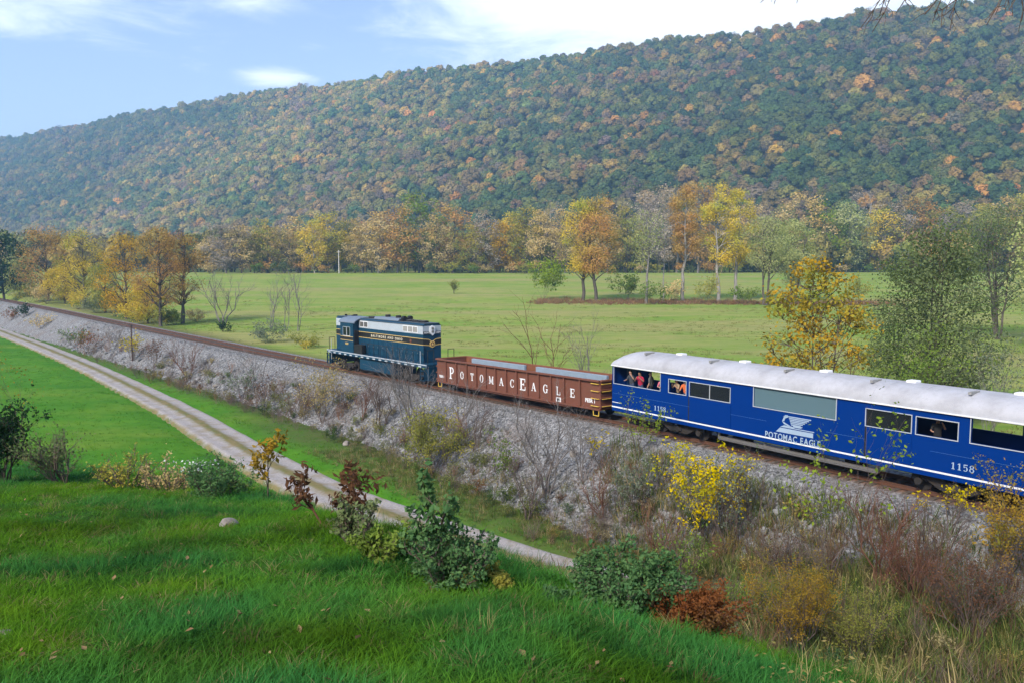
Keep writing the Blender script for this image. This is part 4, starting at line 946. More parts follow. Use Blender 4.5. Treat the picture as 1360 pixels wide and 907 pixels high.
    MB().prism([(-hw, zw), (-hw, ht), (-hw+.16, ht+.16), (hw-.16, ht+.16), (hw, ht), (hw, zw)], 'x', SX0, CX0-.003).build('short_hood', M_BO, l, bevel=.03); bands(SX0+.03, CX0-.01)
    MB().box(SX0-.01, CX0-.02, -hw+.1, hw-.1, ht+.162, ht+.2).build('hood_roof', M_ROOFB, l)
    MB().box(-8.3, -4.2, -W+.02, -hw-.06, zw+.003, 2.35).build('battery_box', M_BO, l, bevel=.02) if False else None
    m = MB().cyl((-8.2, 0, ht+.2), (-8.2, 0, ht+.34), .12, 10).build('beacon', M_BLACK, l)
    # handrails
    m = MB()
    xs = list(np.arange(-2.5, 7.3, 1.08))
    for x in xs:
        p = MB().cyl((x, -W+.03, zw), (x, -W+.03, zw+1.05), .028, 6); p.build('handrail_post', M_BLACK, l)
    MB().pipe([(-2.6, -W+.03, zw+1.05), (xs[-1], -W+.03, zw+1.05), (7.6, -W+.05, zw+.7)], .026, 6).build('handrail', M_BLACK, l)
    for x in (XL+.12, XR-.12):
        for y in (-1.3, -.7, .7, 1.3): MB().cyl((x, y, 1.5), (x, y, zw+1.15), .03, 6).build('handrail_post', M_BLACK, l)
        for y in (-1, 1): MB().pipe([(x, y*1.3, zw+1.13), (x, y*.7, zw+1.13)], .026, 6).build('handrail', M_BLACK, l)
    for x in (XL+.9, XR-.95): MB().pipe([(x, -W+.02, .9), (x, -W+.02, zw+1.05)], .028, 6).build('grab_rail', M_GREYB, l)
    coupler(l, XL, -1); coupler(l, XR, 1)
    return l
build_loco()

# ------------------------------------------------------------------ trees of the valley
LM = {
 'rust': leaf_mat('leaf_rust', (.33, .185, .075), (.46, .29, .12), (.34, .26, .09)), 'gold': leaf_mat('leaf_gold', (.46, .34, .06), (.62, .48, .11), (.31, .32, .07)),
 'tan': leaf_mat('leaf_tan', (.40, .31, .15), (.54, .44, .24), (.44, .32, .12)), 'olive': leaf_mat('leaf_olive', (.155, .18, .05), (.28, .28, .075), (.37, .30, .07)),
 'green': leaf_mat('leaf_green', (.085, .145, .035), (.17, .235, .055), (.14, .17, .04)), 'lime': leaf_mat('leaf_lime', (.14, .21, .03), (.24, .30, .05), (.09, .15, .025)),
 'pale': leaf_mat('leaf_pale', (.29, .32, .13), (.44, .45, .22), (.24, .29, .11)), 'grey': leaf_mat('leaf_greyed', (.28, .24, .20), (.39, .35, .30), (.30, .24, .15)),
 'orange': leaf_mat('leaf_orange', (.46, .26, .045), (.60, .37, .07), (.40, .30, .06)), 'willow': leaf_mat('leaf_willow', (.095, .125, .055), (.145, .18, .085), (.075, .11, .042)),
 'dark': leaf_mat('leaf_evergreen', (.012, .032, .016), (.030, .062, .028)), 'maple': leaf_mat('leaf_maple', (.33, .19, .03), (.46, .33, .07), (.25, .28, .06), patch=.35),
 'brown': leaf_mat('leaf_dead_brown', (.085, .045, .028), (.15, .085, .05)), 'yellow': leaf_mat('leaf_yellow', (.44, .34, .02), (.58, .46, .04), (.30, .29, .03), patch=.7),
 'straw': leaf_mat('leaf_straw', (.26, .20, .09), (.38, .31, .15), (.22, .20, .07), patch=.6), 'redweed': leaf_mat('leaf_redweed', (.17, .065, .03), (.25, .11, .05), (.15, .09, .04), patch=.8),
 'goldweed': leaf_mat('leaf_goldweed', (.24, .15, .03), (.33, .23, .055), (.16, .15, .035), patch=.8), 'bluegreen': leaf_mat('leaf_bluegreen', (.045, .105, .045), (.11, .19, .075), patch=.8), 'sage': leaf_mat('leaf_sage', (.12, .15, .10), (.19, .22, .15), (.09, .12, .07), patch=.5),
}
def wear(o, mat):
    o.material_slots[0].link = 'OBJECT'; o.material_slots[0].material = mat
ORD = ['first', 'second', 'third', 'fourth', 'fifth', 'sixth', 'seventh', 'eighth', 'ninth', 'tenth', 'eleventh', 'twelfth', 'thirteenth', 'fourteenth', 'fifteenth', 'sixteenth', 'seventeenth', 'eighteenth', 'nineteenth', 'twentieth', 'twenty-first', 'twenty-second', 'twenty-third', 'twenty-fourth', 'twenty-fifth', 'twenty-sixth', 'twenty-seventh', 'twenty-eighth', 'twenty-ninth', 'thirtieth', 'thirty-first', 'thirty-second', 'thirty-third', 'thirty-fourth', 'thirty-fifth', 'thirty-sixth', 'thirty-seventh', 'thirty-eighth', 'thirty-ninth', 'fortieth', 'forty-first', 'forty-second', 'forty-third', 'forty-fourth', 'forty-fifth', 'forty-sixth', 'forty-seventh', 'forty-eighth', 'forty-ninth', 'fiftieth']
COLN = {'rust': 'rusty brown', 'gold': 'golden', 'tan': 'tan', 'olive': 'olive green', 'green': 'green', 'lime': 'bright yellow-green', 'pale': 'pale green', 'grey': 'greyish, half bare', 'orange': 'orange', 'willow': 'grey-green'}
FAR_W = [17, 16, 18, 15, 16]
FAR_PROTO = [tree_meshes(900+i, 26, w, LM['tan'], b, 5200, .52, base, 60, sh, .3, st, 0, .3, .13) for i, (w, base, sh, b, st) in enumerate([(17, .05, 'oval', BARK, 1), (16, .12, 'mid', BARK_GREY, 1), (18, .04, 'oval', BARK, 1), (15, .06, 'mid', BARK_GREY, 2), (16, .1, 'oval', BARK_PALE, 1)])]
FAR_BARE = [tree_meshes(930+i, 26, 11, LM['grey'], BARK_PALE, 420, .45, .25, 34, 'vase', .26, 1, 0, .2) for i in range(2)]
far_line = [(283, 322, 38, 'tan'), (303, 300, 44, 'grey'), (322, 306, 40, 'tan'), (339, 318, 32, 'olive'), (357, 299, 46, 'olive'), (378, 308, 38, 'tan'), (398, 296, 48, 'tan'), (419, 300, 36, 'gold'), (437, 291, 42, 'gold'), (462, 300, 42, 'olive'), (482, 297, 36, 'tan'), (503, 291, 46, 'tan'), (528, 284, 48, 'rust'), (557, 268, 52, 'green'), (580, 294, 36, 'tan'), (602, 283, 50, 'rust'), (625, 306, 40, 'olive'), (645, 288, 36, 'grey'), (662, 299, 42, 'orange'), (681, 291, 40, 'gold'), (700, 285, 46, 'olive'), (719, 288, 38, 'tan'), (733, 276, 34, 'bare'), (750, 288, 40, 'tan'), (806, 292, 40, 'tan'), (832, 284, 46, 'olive'), (851, 268, 44, 'bare'), (874, 262, 42, 'grey'), (898, 262, 46, 'bare'), (926, 258, 48, 'rust'), (985, 276, 46, 'tan'), (1008, 288, 40, 'grey'), (1032, 282, 44, 'pale'), (1064, 268, 52, 'tan'), (1092, 276, 52, 'lime'), (1122, 280, 50, 'pale'), (1146, 266, 40, 'bare'), (1166, 286, 48, 'gold'), (1190, 280, 46, 'grey'), (1216, 272, 50, 'rust'), (1246, 284, 48, 'olive'), (1274, 278, 48, 'grey'), (1302, 282, 50, 'olive'), (1334, 272, 50, 'tan'), (1362, 268, 46, 'olive')]
rng_t = np.random.default_rng(4242)
for i, (px, top, wpx, pal) in enumerate(far_line):
    Yd = 352+rng_t.uniform(-6, 14)+(10 if px > 790 else 0)+(40 if px > 980 else 0); X = (px-680)/F_PX*Yd; z = float(base_z(X, Yd)[0])
    Ht = (CAM_H+(354-top)/F_PX*Yd-z)*1.17; Wm = wpx/F_PX*Yd*1.6
    pr = FAR_BARE[i % 2] if pal == 'bare' else FAR_PROTO[int(rng_t.integers(5))]; w0 = 11 if pal == 'bare' else FAR_W[[q[0] for q in FAR_PROTO].index(pr[0])]
    o = empty('valley_tree', (X, Yd, z-.2), float(rng_t.uniform(0, 6.28))); o.scale = (Wm/w0, Wm/w0, Ht/26)
    link('trunk', pr[0], o); c = link('crown', pr[1], o)
    if pal != 'bare': wear(c, LM[pal])
    tag(o, ('pale bare-branched' if pal == 'bare' else COLN[pal])+' tree at the far edge of the field, '+ORD[i]+' from the left', 'tree', 'tree line along the far edge of the field')
# understorey along the same edge
UND = [shrub_meshes(960+i, 5, 7, LM['olive'], BARK, 420, .55, 7, .06, .8, 1) for i in range(3)]
und_px = np.sort(rng_t.uniform(268, 1360, 48)); k_und = 0
for i, px in enumerate(und_px):
    Yd = 343+rng_t.uniform(-2, 8)+(10 if px > 790 else 0)+(40 if px > 980 else 0); X = (px-680)/F_PX*Yd; z = float(base_z(X, Yd)[0]); q = UND[i % 3]; pal = ['olive', 'green', 'tan', 'willow', 'rust', 'olive'][int(rng_t.integers(6))]
    o = empty('thicket_bush', (X, Yd, z-.1), float(rng_t.uniform(0, 6.28))); s_ = rng_t.uniform(.7, 1.35); o.scale = (s_*1.25, s_*1.25, s_); link('stem', q[0], o); wear(link('foliage', q[1], o), LM[pal])
    tag(o, COLN[pal]+' bush under the far tree line, '+ORD[i]+' from the left', 'bush', 'bushes under the far tree line')

def stand(px, py, top, wpx, back=0):
    """place, height and width of a plant whose foot and top the photograph shows"""
    g = ground_at(px, py); d = g[1]
    return g, (py-top)/F_PX*d*1.02, wpx/F_PX*d
def behind(px, Yd, top, wpx):
    X = (px-680)/F_PX*Yd; z = float(surf_z([X], [Yd])[0]); return np.array([X, Yd, z]), CAM_H+(354.2-top)/F_PX*Yd-z, wpx/F_PX*Yd
def add_tree(name, spot, seed, pal, bark, label, cat='tree', group=None, **kw):
    g, Ht, W = spot; kw.setdefault('nleaf', 9500); kw.setdefault('lsize', max(.15, g[1]*.00155)); W = W*1.12
    plant(name, g, tree_meshes(seed, Ht, W, LM[pal], bark, **kw), ('trunk', 'crown'), label, cat, group)
def add_bare(name, spot, seed, bark, label, stems=3, levels=3, r=None, cat='tree', group=None, nk=4):
    g, Ht, W = spot; me, _, _ = bare_mesh(seed, Ht, W, bark, stems, levels, r or Ht*.012, .55, nk, 4); 
    o = link(name, me, None, tuple(map(float, g))); tag(o, label, cat, group)
def add_shrub(name, spot, seed, pal, bark, label, cat='bush', group=None, **kw):
    g, Ht, W = spot; kw.setdefault('lsize', max(.05, g[1]*.0022)); kw.setdefault('nleaf', 1100)
    plant(name, g, shrub_meshes(seed, Ht, W, LM[pal], bark, **kw), ('stem', 'foliage'), label, cat, group)

# second row, out in the field
add_shrub('field_bush', stand(721, 400, 346, 56), 11, 'lime', BARK, 'round yellow-green bush at the left end of the field tree row', nleaf=2200, lsize=.5, levels=2, fill=1.5)
add_tree('sycamore_tree', stand(774, 400, 262, 62), 12, 'gold', BARK, 'gold-leaved tree beside the round bush, left of the rusty one', base=.2, airy=.4, shape='oval', lobes=40)
add_tree('sycamore_tree', stand(792, 401, 262, 66), 13, 'rust', BARK, 'large rust-orange tree in the middle of the field', base=.2, shape='oval', lobes=44)
add_shrub('field_bush', stand(832, 402, 362, 44), 14, 'green', BARK, 'dark green bush just right of the rust-orange field tree', nleaf=1100, lsize=.5, fill=1.2)
add_tree('field_tree', stand(858, 404, 282, 58), 15, 'pale', BARK_GREY, 'grey-trunked thinly leaved pale tree in the field row', base=.35, airy=.6, nleaf=3000, shape='vase')
add_tree('field_tree', stand(880, 403, 260, 34), 16, 'grey', BARK_PALE, 'slender white-barked nearly bare tree in the field row', base=.3, airy=.6, nleaf=500, shape='vase', trunk_r=.2)
add_tree('field_tree', stand(907, 402, 250, 50), 17, 'rust', BARK_PALE, 'tall rusty tree with pale trunk in the field row', base=.25, shape='oval')
add_tree('field_tree', stand(954, 402, 246, 56), 18, 'gold', BARK_PALE, 'tall golden tree with white trunk, left one of the pair', base=.28, airy=.4, shape='oval')
add_tree('field_tree', stand(976, 401, 250, 54), 19, 'gold', BARK_PALE, 'tall golden tree with white trunk, right one of the pair', base=.28, airy=.4, shape='oval')
add_tree('field_tree', stand(1015, 406, 290, 74), 20, 'pale', BARK, 'pale green-white spreading tree at the right end of the field row', base=.3, shape='round', stems=3)
add_tree('field_tree', stand(1055, 402, 296, 60), 21, 'pale', BARK, 'pale rounded tree behind the orange maple', base=.2, shape='round', stems=2)
for i, (px, py, top, w, pal, lab) in enumerate([(896, 403, 374, 46, 'tan', 'low tan bush at the foot of the tall rusty field tree'), (935, 404, 368, 50, 'olive', 'low olive bush left of the golden pair of trees'), (990, 405, 376, 44, 'green', 'low green bush at the foot of the golden pair'), (868, 405, 376, 40, 'green', 'small green bush beneath the slender white-barked tree'), (1130, 404, 368, 50, 'olive', 'olive bush in the field right of the orange maple'), (603, 391, 375, 8, 'olive', 'single small weed bush standing alone in the open field')]):
    add_shrub('field_bush', stand(px, py, top, w), 30+i, pal, BARK, lab, nleaf=600, lsize=.45 if w > 10 else .3, fill=1)
# right: trees just beyond the coach
add_tree('maple_tree', behind(1088, 47.5, 340, 172), 41, 'maple', BARK_TWIG, 'orange and gold leaved young maple just behind the blue coach', nleaf=9500, lsize=.2, base=.12, lobes=90, airy=.55, lobe_r=.11, trunk_r=.1, shape='oval', stems=2)
add_tree('willow_tree', behind(1238, 62, 284, 178), 42, 'willow', BARK, 'large grey-green willow behind the right half of the coach', nleaf=24000, lsize=.19, base=.04, lobes=70, droop=.5, lobe_r=.15, shape='round', stems=4, trunk_r=.16)
add_shrub('understorey_bush', behind(1215, 53, 440, 130), 43, 'green', BARK, 'dark green undergrowth at the foot of the willow', nleaf=2600, lsize=.17, fill=1.2, stems=12)
add_shrub('understorey_bush', behind(1318, 50, 450, 110), 44, 'sage', BARK_GREY, 'thin grey-green shrub above the coach roof at the right edge', nleaf=900, lsize=.15, fill=.6, stems=9)
add_tree('field_tree', behind(1328, 130, 270, 120), 45, 'willow', BARK, 'pale grey-green many-stemmed tree at the right edge of the field', nleaf=9000, lsize=.28, base=.2, lobes=60, stems=5, shape='round', airy=.3, trunk_r=.25)
add_tree('field_tree', behind(1376, 118, 282, 90), 46, 'pale', BARK, 'pale tree cut off by the right edge of the picture', nleaf=3000, lsize=.36, base=.2, lobes=40, stems=3, shape='round')
# bare saplings behind the gondola and left of the locomotive
add_bare('bare_sapling', behind(722, 66, 418, 62), 51, BARK_RED, 'thin reddish bare sapling behind the gondola, the left of two', 3, 2, .06)
add_bare('bare_sapling', behind(787, 62, 424, 60), 52, BARK_GREY, 'thin grey bare sapling behind the gondola, close to the coach', 4, 3, .05)
add_bare('bare_tree', stand(297, 434, 362, 56), 53, BARK_GREY, 'bare many-stemmed small tree beyond the rails left of the engine', 5, 3, .13)
for i, (px, py, top, w, lab) in enumerate([(358, 438, 372, 40, 'left one of three slim bare trees in front of the engine'), (379, 441, 366, 34, 'middle one of three slim bare trees in front of the engine'), (396, 440, 366, 40, 'right one of three slim bare trees in front of the engine')]): add_bare('bare_tree', stand(px, py, top, w), 54+i, BARK_GREY, lab, 2, 3, .11, group='three slim bare trees by the track')
add_shrub('trackside_bush', stand(297, 441, 427, 24), 58, 'dark', BARK, 'small dark evergreen bush at the foot of the bare tree', nleaf=700, lsize=.22, fill=1.5)
add_shrub('trackside_bush', stand(357, 455, 424, 62), 59, 'sage', BARK, 'grey-green bush beyond the rails under the slim bare trees', nleaf=1500, lsize=.24, fill=1.2)
add_shrub('trackside_bush', stand(405, 462, 440, 60), 60, 'olive', BARK, 'olive weeds beyond the rails close to the engine front', nleaf=1100, lsize=.22, fill=1)
add_shrub('trackside_bush', stand(262, 428, 408, 40), 61, 'tan', BARK, 'tan weeds beyond the rails right of the golden trees', nleaf=700, lsize=.25, fill=1)
# left group beyond the rails
L_ = [(64, 400, 300, 66, 'rust', .12, 'broad golden-brown tree at the left, second from the frame edge'), (112, 408, 304, 54, 'gold', .15, 'gold tree with a rusty top between two browner neighbours'), (168, 424, 312, 66, 'orange', .1, 'leafy orange-gold tree beside the railway, branches down to the ground'), (213, 434, 300, 58, 'rust', .3, 'rusty tree with one thick dark trunk beside the railway'), (240, 430, 302, 58, 'rust', .34, 'thinly leaved rusty tree with two slim trunks, nearest the field'), (26, 392, 338, 44, 'pale', .1, 'short pale green tree at the left edge beyond the rails'), (86, 404, 352, 46, 'gold', .08, 'low golden bushy tree beyond the rails at the left'), (140, 416, 345, 44, 'olive', .1, 'low olive bushy tree left of the orange-gold one'), (196, 430, 372, 46, 'gold', .06, 'low yellow-gold growth at the foot of the rusty trees')]
for i, (px, py, top, w, pal, bs, lab) in enumerate(L_): add_tree('trackside_tree', stand(px, py, top, w*1.3), 70+i, pal, BARK, lab, group='trees along the railway at the left', base=bs*.6, nleaf=11000, lsize=.27 if px < 100 else .2, airy=.45 if bs > .25 else .25, lobes=60, lobe_r=.13, stems=2 if 'two slim' in lab else 1)
add_tree('evergreen_tree', behind(6, 230, 308, 64), 85, 'dark', BARK, 'dark evergreen tree cut by the left edge of the picture', nleaf=2500, lsize=.7, base=.1, shape='round')
for i, (px, py, top, w, pal, lab) in enumerate([(12, 394, 362, 50, 'pale', 'pale green bush beyond the rails at the left frame edge'), (62, 404, 376, 46, 'tan', 'tan bush right of the olive bushes beyond the rails'), (104, 411, 384, 44, 'gold', 'golden bush beyond the rails under the rusty-topped gold tree'), (152, 421, 388, 44, 'olive', 'olive bush left of the orange-gold tree by the railway'), (180, 427, 398, 44, 'gold', 'golden bush between the orange-gold tree and the thick trunk'), (222, 433, 412, 30, 'olive', 'olive tuft just right of the thick dark trunk'), (40, 402, 378, 50, 'olive', 'olive bushes at the foot of the broad golden-brown tree'), (128, 416, 392, 40, 'sage', 'grey-green bush beyond the rails under the gold tree'), (233, 432, 410, 34, 'green', 'green weeds at the foot of the two-trunked rusty tree')]): add_shrub('trackside_bush', stand(px, py, top, w), 88+i, pal, BARK, lab, nleaf=1300, lsize=.28, fill=1.4)

# ------------------------------------------------------------------ shrubs and saplings on the near bank
def S_(seed, px, py, top, w, pal, bark, label, name='bank_shrub', **kw): add_shrub(name, stand(px, py, top, w), seed, pal, bark, label, **kw)
S_(101, 428, 562, 486, 96, 'straw', BARK_TWIG, 'straw-yellow bush on the bank below the front of the engine', nleaf=2600, lsize=0.13, stems=12)
S_(102, 402, 552, 508, 60, 'brown', BARK_TWIG, 'brown twiggy bush left of the straw-yellow one on the bank', nleaf=300, lsize=.14, stems=14)
S_(103, 575, 628, 546, 116, 'olive', BARK_TWIG, 'wide olive and yellow bush on the bank below the gondola', nleaf=4600, lsize=0.13, stems=14, fill=1)
S_(104, 662, 645, 575, 46, 'green', BARK_TWIG, 'upright green sapling on the bank right of the olive bush', nleaf=420, lsize=.14, stems=4)
S_(105, 848, 690, 602, 62, 'sage', BARK_TWIG, 'pale green feathery sapling on the lower bank below the coach', nleaf=700, lsize=.13, stems=5)
S_(106, 846, 608, 524, 46, 'lime', BARK_TWIG, 'leafy sapling in front of the left end of the coach', nleaf=520, lsize=0.13, stems=3, low=.25)
S_(107, 800, 622, 570, 40, 'yellow', BARK_TWIG, 'thin sapling with a few yellow leaves below the gondola end', nleaf=70, lsize=.18, stems=3, low=.5)
S_(108, 938, 730, 588, 92, 'yellow', BARK_TWIG, 'bright yellow shrub on the ballast below the coach', nleaf=2400, lsize=0.13, stems=7, low=.25)
S_(109, 968, 742, 610, 70, 'sage', BARK_TWIG, 'thin grey-green shrub touching the bright yellow one', nleaf=900, lsize=0.1, stems=7)
S_(110, 1098, 782, 552, 132, 'lime', BARK_TWIG, 'tall thin sapling with sparse yellow-green leaves before the coach lettering', nleaf=420, lsize=0.15, stems=4, low=.45)
S_(111, 1342, 800, 640, 100, 'goldweed', BARK_TWIG, 'yellow-green bush cut by the right edge below the coach', nleaf=3800, lsize=0.09, stems=9)
S_(112, 1258, 700, 642, 80, 'yellow', BARK_TWIG, 'few yellow-leaved sprigs beside the rail under the right number', nleaf=220, lsize=0.13, stems=5, low=.4)
S_(113, 918, 840, 758, 124, 'redweed', BARK_RED, 'rounded rust-red bush at the edge of the lawn', nleaf=10000, lsize=0.032, stems=22, fill=1)
S_(114, 1056, 872, 742, 104, 'goldweed', BARK_TWIG, 'feathery golden weed bush right of the rust-red one', nleaf=9000, lsize=0.05, stems=14)
S_(115, 826, 818, 722, 140, 'bluegreen', BARK_TWIG, 'leafy dark green bush beyond the lawn left of the rust-red one', nleaf=7500, lsize=0.046, stems=14, fill=1)
S_(116, 600, 778, 690, 130, 'bluegreen', BARK_TWIG, 'dark green bush hiding the lane beyond the middle of the lawn', nleaf=4600, lsize=0.046, stems=16, fill=1)
S_(117, 580, 770, 618, 44, 'bluegreen', BARK_TWIG, 'tall leafy leader rising from the dark green bush by the lane', nleaf=500, lsize=0.075, stems=2, low=.3)
S_(118, 640, 780, 738, 80, 'olive', BARK_TWIG, 'olive weeds right of the dark green bush by the lane', nleaf=3200, lsize=0.042, stems=12)
S_(119, 440, 700, 596, 92, 'brown', BARK_RED, 'sapling with hanging dead brown leaves in front of the lane', nleaf=520, lsize=0.11, stems=4, low=.3, aspect=.4)
S_(120, 356, 668, 538, 70, 'goldweed', BARK_TWIG, 'thin brownish sapling standing before the lane', nleaf=230, lsize=.11, stems=1, low=.2)
S_(121, 287, 660, 604, 104, 'bluegreen', BARK_TWIG, 'low bush with white flower heads at the edge of the lawn', nleaf=4200, lsize=0.05, stems=14, fill=1)
S_(122, 4, 640, 528, 64, 'dark', BARK, 'dark evergreen bush at the left edge of the lawn', nleaf=3600, lsize=0.075, stems=14, fill=1.4)
S_(123, 42, 600, 462, 90, 'goldweed', BARK_TWIG, 'slanting thin sapling with few leaves beside the dark evergreen bush', nleaf=150, lsize=.16, stems=2, low=.4)
S_(124, 88, 640, 560, 100, 'willow', BARK_TWIG, 'grey-green weeds right of the dark evergreen bush', nleaf=1300, lsize=0.06, stems=12)
S_(125, 165, 648, 586, 92, 'olive', BARK_TWIG, 'sparse olive weeds at the lawn edge before the green field', nleaf=1000, lsize=0.06, stems=10)
S_(126, 222, 652, 604, 70, 'tan', BARK_TWIG, 'tan weeds left of the white-flowered bush', nleaf=900, lsize=0.055, stems=10)
S_(127, 470, 726, 660, 60, 'willow', BARK_TWIG, 'dusty green weeds right of the dead-leaved sapling', nleaf=900, lsize=0.06, stems=8)
S_(128, 520, 745, 680, 70, 'green', BARK_TWIG, 'green weeds at the lawn edge left of the dark green bush', nleaf=1500, lsize=0.06, stems=10)
S_(129, 752, 806, 772, 80, 'bluegreen', BARK_TWIG, 'dark weeds at the lawn edge where the lane ends', nleaf=3000, lsize=0.045, stems=12)
S_(130, 985, 830, 752, 70, 'green', BARK_TWIG, 'green leafy weed between the rust-red and golden bushes', nleaf=1800, lsize=0.05, stems=6)
S_(131, 1150, 880, 780, 120, 'olive', BARK_TWIG, 'olive weeds in the thicket right of the golden bush', nleaf=5200, lsize=0.05, stems=12)
S_(132, 1212, 800, 700, 150, 'brown', BARK_RED, 'brown leafless thicket below the ballast under the coach', nleaf=2600, lsize=0.05, stems=26)
S_(133, 1290, 850, 730, 130, 'brown', BARK_TWIG, 'purple-brown thicket at the right, below the yellow-green bush', nleaf=3800, lsize=0.06, stems=24)
S_(134, 1040, 770, 690, 80, 'brown', BARK_TWIG, 'brown stalks left of the tall thin sapling', nleaf=300, lsize=.08, stems=16)
S_(135, 900, 780, 700, 60, 'green', BARK_TWIG, 'green weed under the bright yellow shrub', nleaf=420, lsize=.12, stems=6)
S_(136, 176, 478, 442, 34, 'yellow', BARK_TWIG, 'small yellow bush on the bank beside the rusty post', nleaf=420, lsize=.22, stems=7)
S_(137, 118, 470, 436, 52, 'redweed', BARK_TWIG, 'reddish-brown bush on the bank at the left', nleaf=500, lsize=.22, stems=10)
S_(138, 100, 462, 434, 30, 'green', BARK_TWIG, 'green bush beside the reddish-brown one on the left bank', nleaf=500, lsize=.24, stems=7)
S_(139, 31, 423, 405, 20, 'dark', BARK, 'small round dark evergreen on the left bank above the lane', nleaf=600, lsize=.3, stems=7, fill=1.5)
S_(140, 15, 426, 410, 24, 'redweed', BARK_TWIG, 'brownish-red bush at the left frame edge on the bank', nleaf=350, lsize=.26, stems=8)
S_(141, 55, 437, 416, 40, 'tan', BARK_TWIG, 'dull tan scrub right of the small round evergreen', nleaf=500, lsize=.26, stems=9)
S_(142, 205, 490, 452, 40, 'brown', BARK_TWIG, 'dark brown scrub right of the small yellow bush', nleaf=320, lsize=.18, stems=12)
S_(143, 322, 530, 492, 46, 'sage', BARK_TWIG, 'sage-green scrub at the toe of the bank', nleaf=500, lsize=.18, stems=8)
S_(144, 355, 545, 500, 50, 'brown', BARK_TWIG, 'brown scrub between the sage-green scrub and the twiggy bush', nleaf=330, lsize=.15, stems=12)
for i, (px, py, top, w, bk, st, lab) in enumerate([(727, 655, 528, 84, BARK_GREY, 6, 'dark bare many-stemmed small tree on the bank below the gondola'), (556, 590, 478, 70, BARK_GREY, 6, 'grey bare bush in front of the engine rear'), (508, 572, 492, 60, BARK_TWIG, 5, 'brown bare bush on the bank left of the grey bare one'), (605, 585, 500, 50, BARK_GREY, 4, 'thin grey bare stems in front of the gondola lettering'), (480, 560, 500, 46, BARK_RED, 5, 'reddish bare twigs below the engine fuel tank'), (250, 505, 452, 60, BARK_RED, 7, 'purplish bare bush on the rocky left bank'), (152, 462, 424, 50, BARK_GREY, 4, 'leaning bare bush left of the rusty post'), (775, 640, 555, 50, BARK_GREY, 5, 'small grey bare sapling right of the dark bare tree'), (800, 690, 610, 60, BARK_RED, 6, 'reddish bare brush on the lower bank left of the feathery sapling'), (1000, 700, 610, 50, BARK_TWIG, 4, 'thin bare stems right of the bright yellow shrub'), (1165, 780, 640, 70, BARK_RED, 5, 'bare reddish stalks right of the tall thin sapling'), (1240, 790, 660, 60, BARK_TWIG, 5, 'bare stalks before the brown thicket at the right'), (630, 600, 530, 50, BARK_TWIG, 6, 'low bare brush right of the olive bank bush'), (340, 520, 462, 40, BARK_GREY, 4, 'thin bare saplings at the top of the bank ahead of the engine'), (700, 690, 610, 60, BARK_TWIG, 7, 'dry brown brush under the dark bare tree'), (880, 760, 680, 60, BARK_RED, 6, 'bare red stalks left of the bright yellow shrub')]):
    add_bare('bare_bush', stand(px, py, top, w), 160+i, bk, lab, st, 3 if w > 40 else 2, None, 'bush', 'bare bushes on the railway bank')
def flower_heads():
    g, Ht, W = stand(287, 660, 604, 104); rng = np.random.default_rng(3); C = np.stack([g[0]+rng.normal(size=90)*W*.16-.22*W, g[1]-rng.uniform(-.1, .4, 90)*W*.5, g[2]+Ht*rng.uniform(.66, .95, 90)], 1)
    V, Fq = leaf_arrays(rng, C, .04, .6, .9); k = paint('flower_white', (.45, .48, .46), .8, .1)
    par = [o for o in bpy.data.objects if o.get('label', '').startswith('low bush with white')][0]; me = np_mesh('blossom', V-np.array(par.location), Fq, [k]); o = link('blossom', me, par); o['kind'] = 'stuff'
flower_heads()

# ------------------------------------------------------------------ unseen wood behind the camera, added to shade the near ground
def build_unseen_wood():
    rng = np.random.default_rng(12); mat = tint_mat('unseen_wood_leaf', .2, .6, 1.4); protos = [crown_proto('unseen_canopy_%d' % i, 300+i, 520, 1.15, mat) for i in range(3)]
    n = 70; X = rng.uniform(-170, 60, n); Y = rng.uniform(-118, -50, n); ok = (brow_dist(X, Y)[0] < -2); X, Y = X[ok], Y[ok]; Z = base_z(X, Y); N = len(X)
    sc = rng.uniform(9, 13, N); hz = rng.uniform(17, 25, N); pal = np.array([(.06, .09, .03), (.12, .11, .04), (.2, .13, .04)])
    scatter('unseen_wood', protos, np.stack([X, Y, Z], 1), np.stack([0*X, 0*X, rng.uniform(0, 6.28, N)], 1), np.stack([sc, sc, hz], 1), rng.integers(0, 3, N), pal[rng.integers(0, 3, N)], 'unseen autumn wood added behind the viewpoint for its shade', 'wood')
build_unseen_wood()

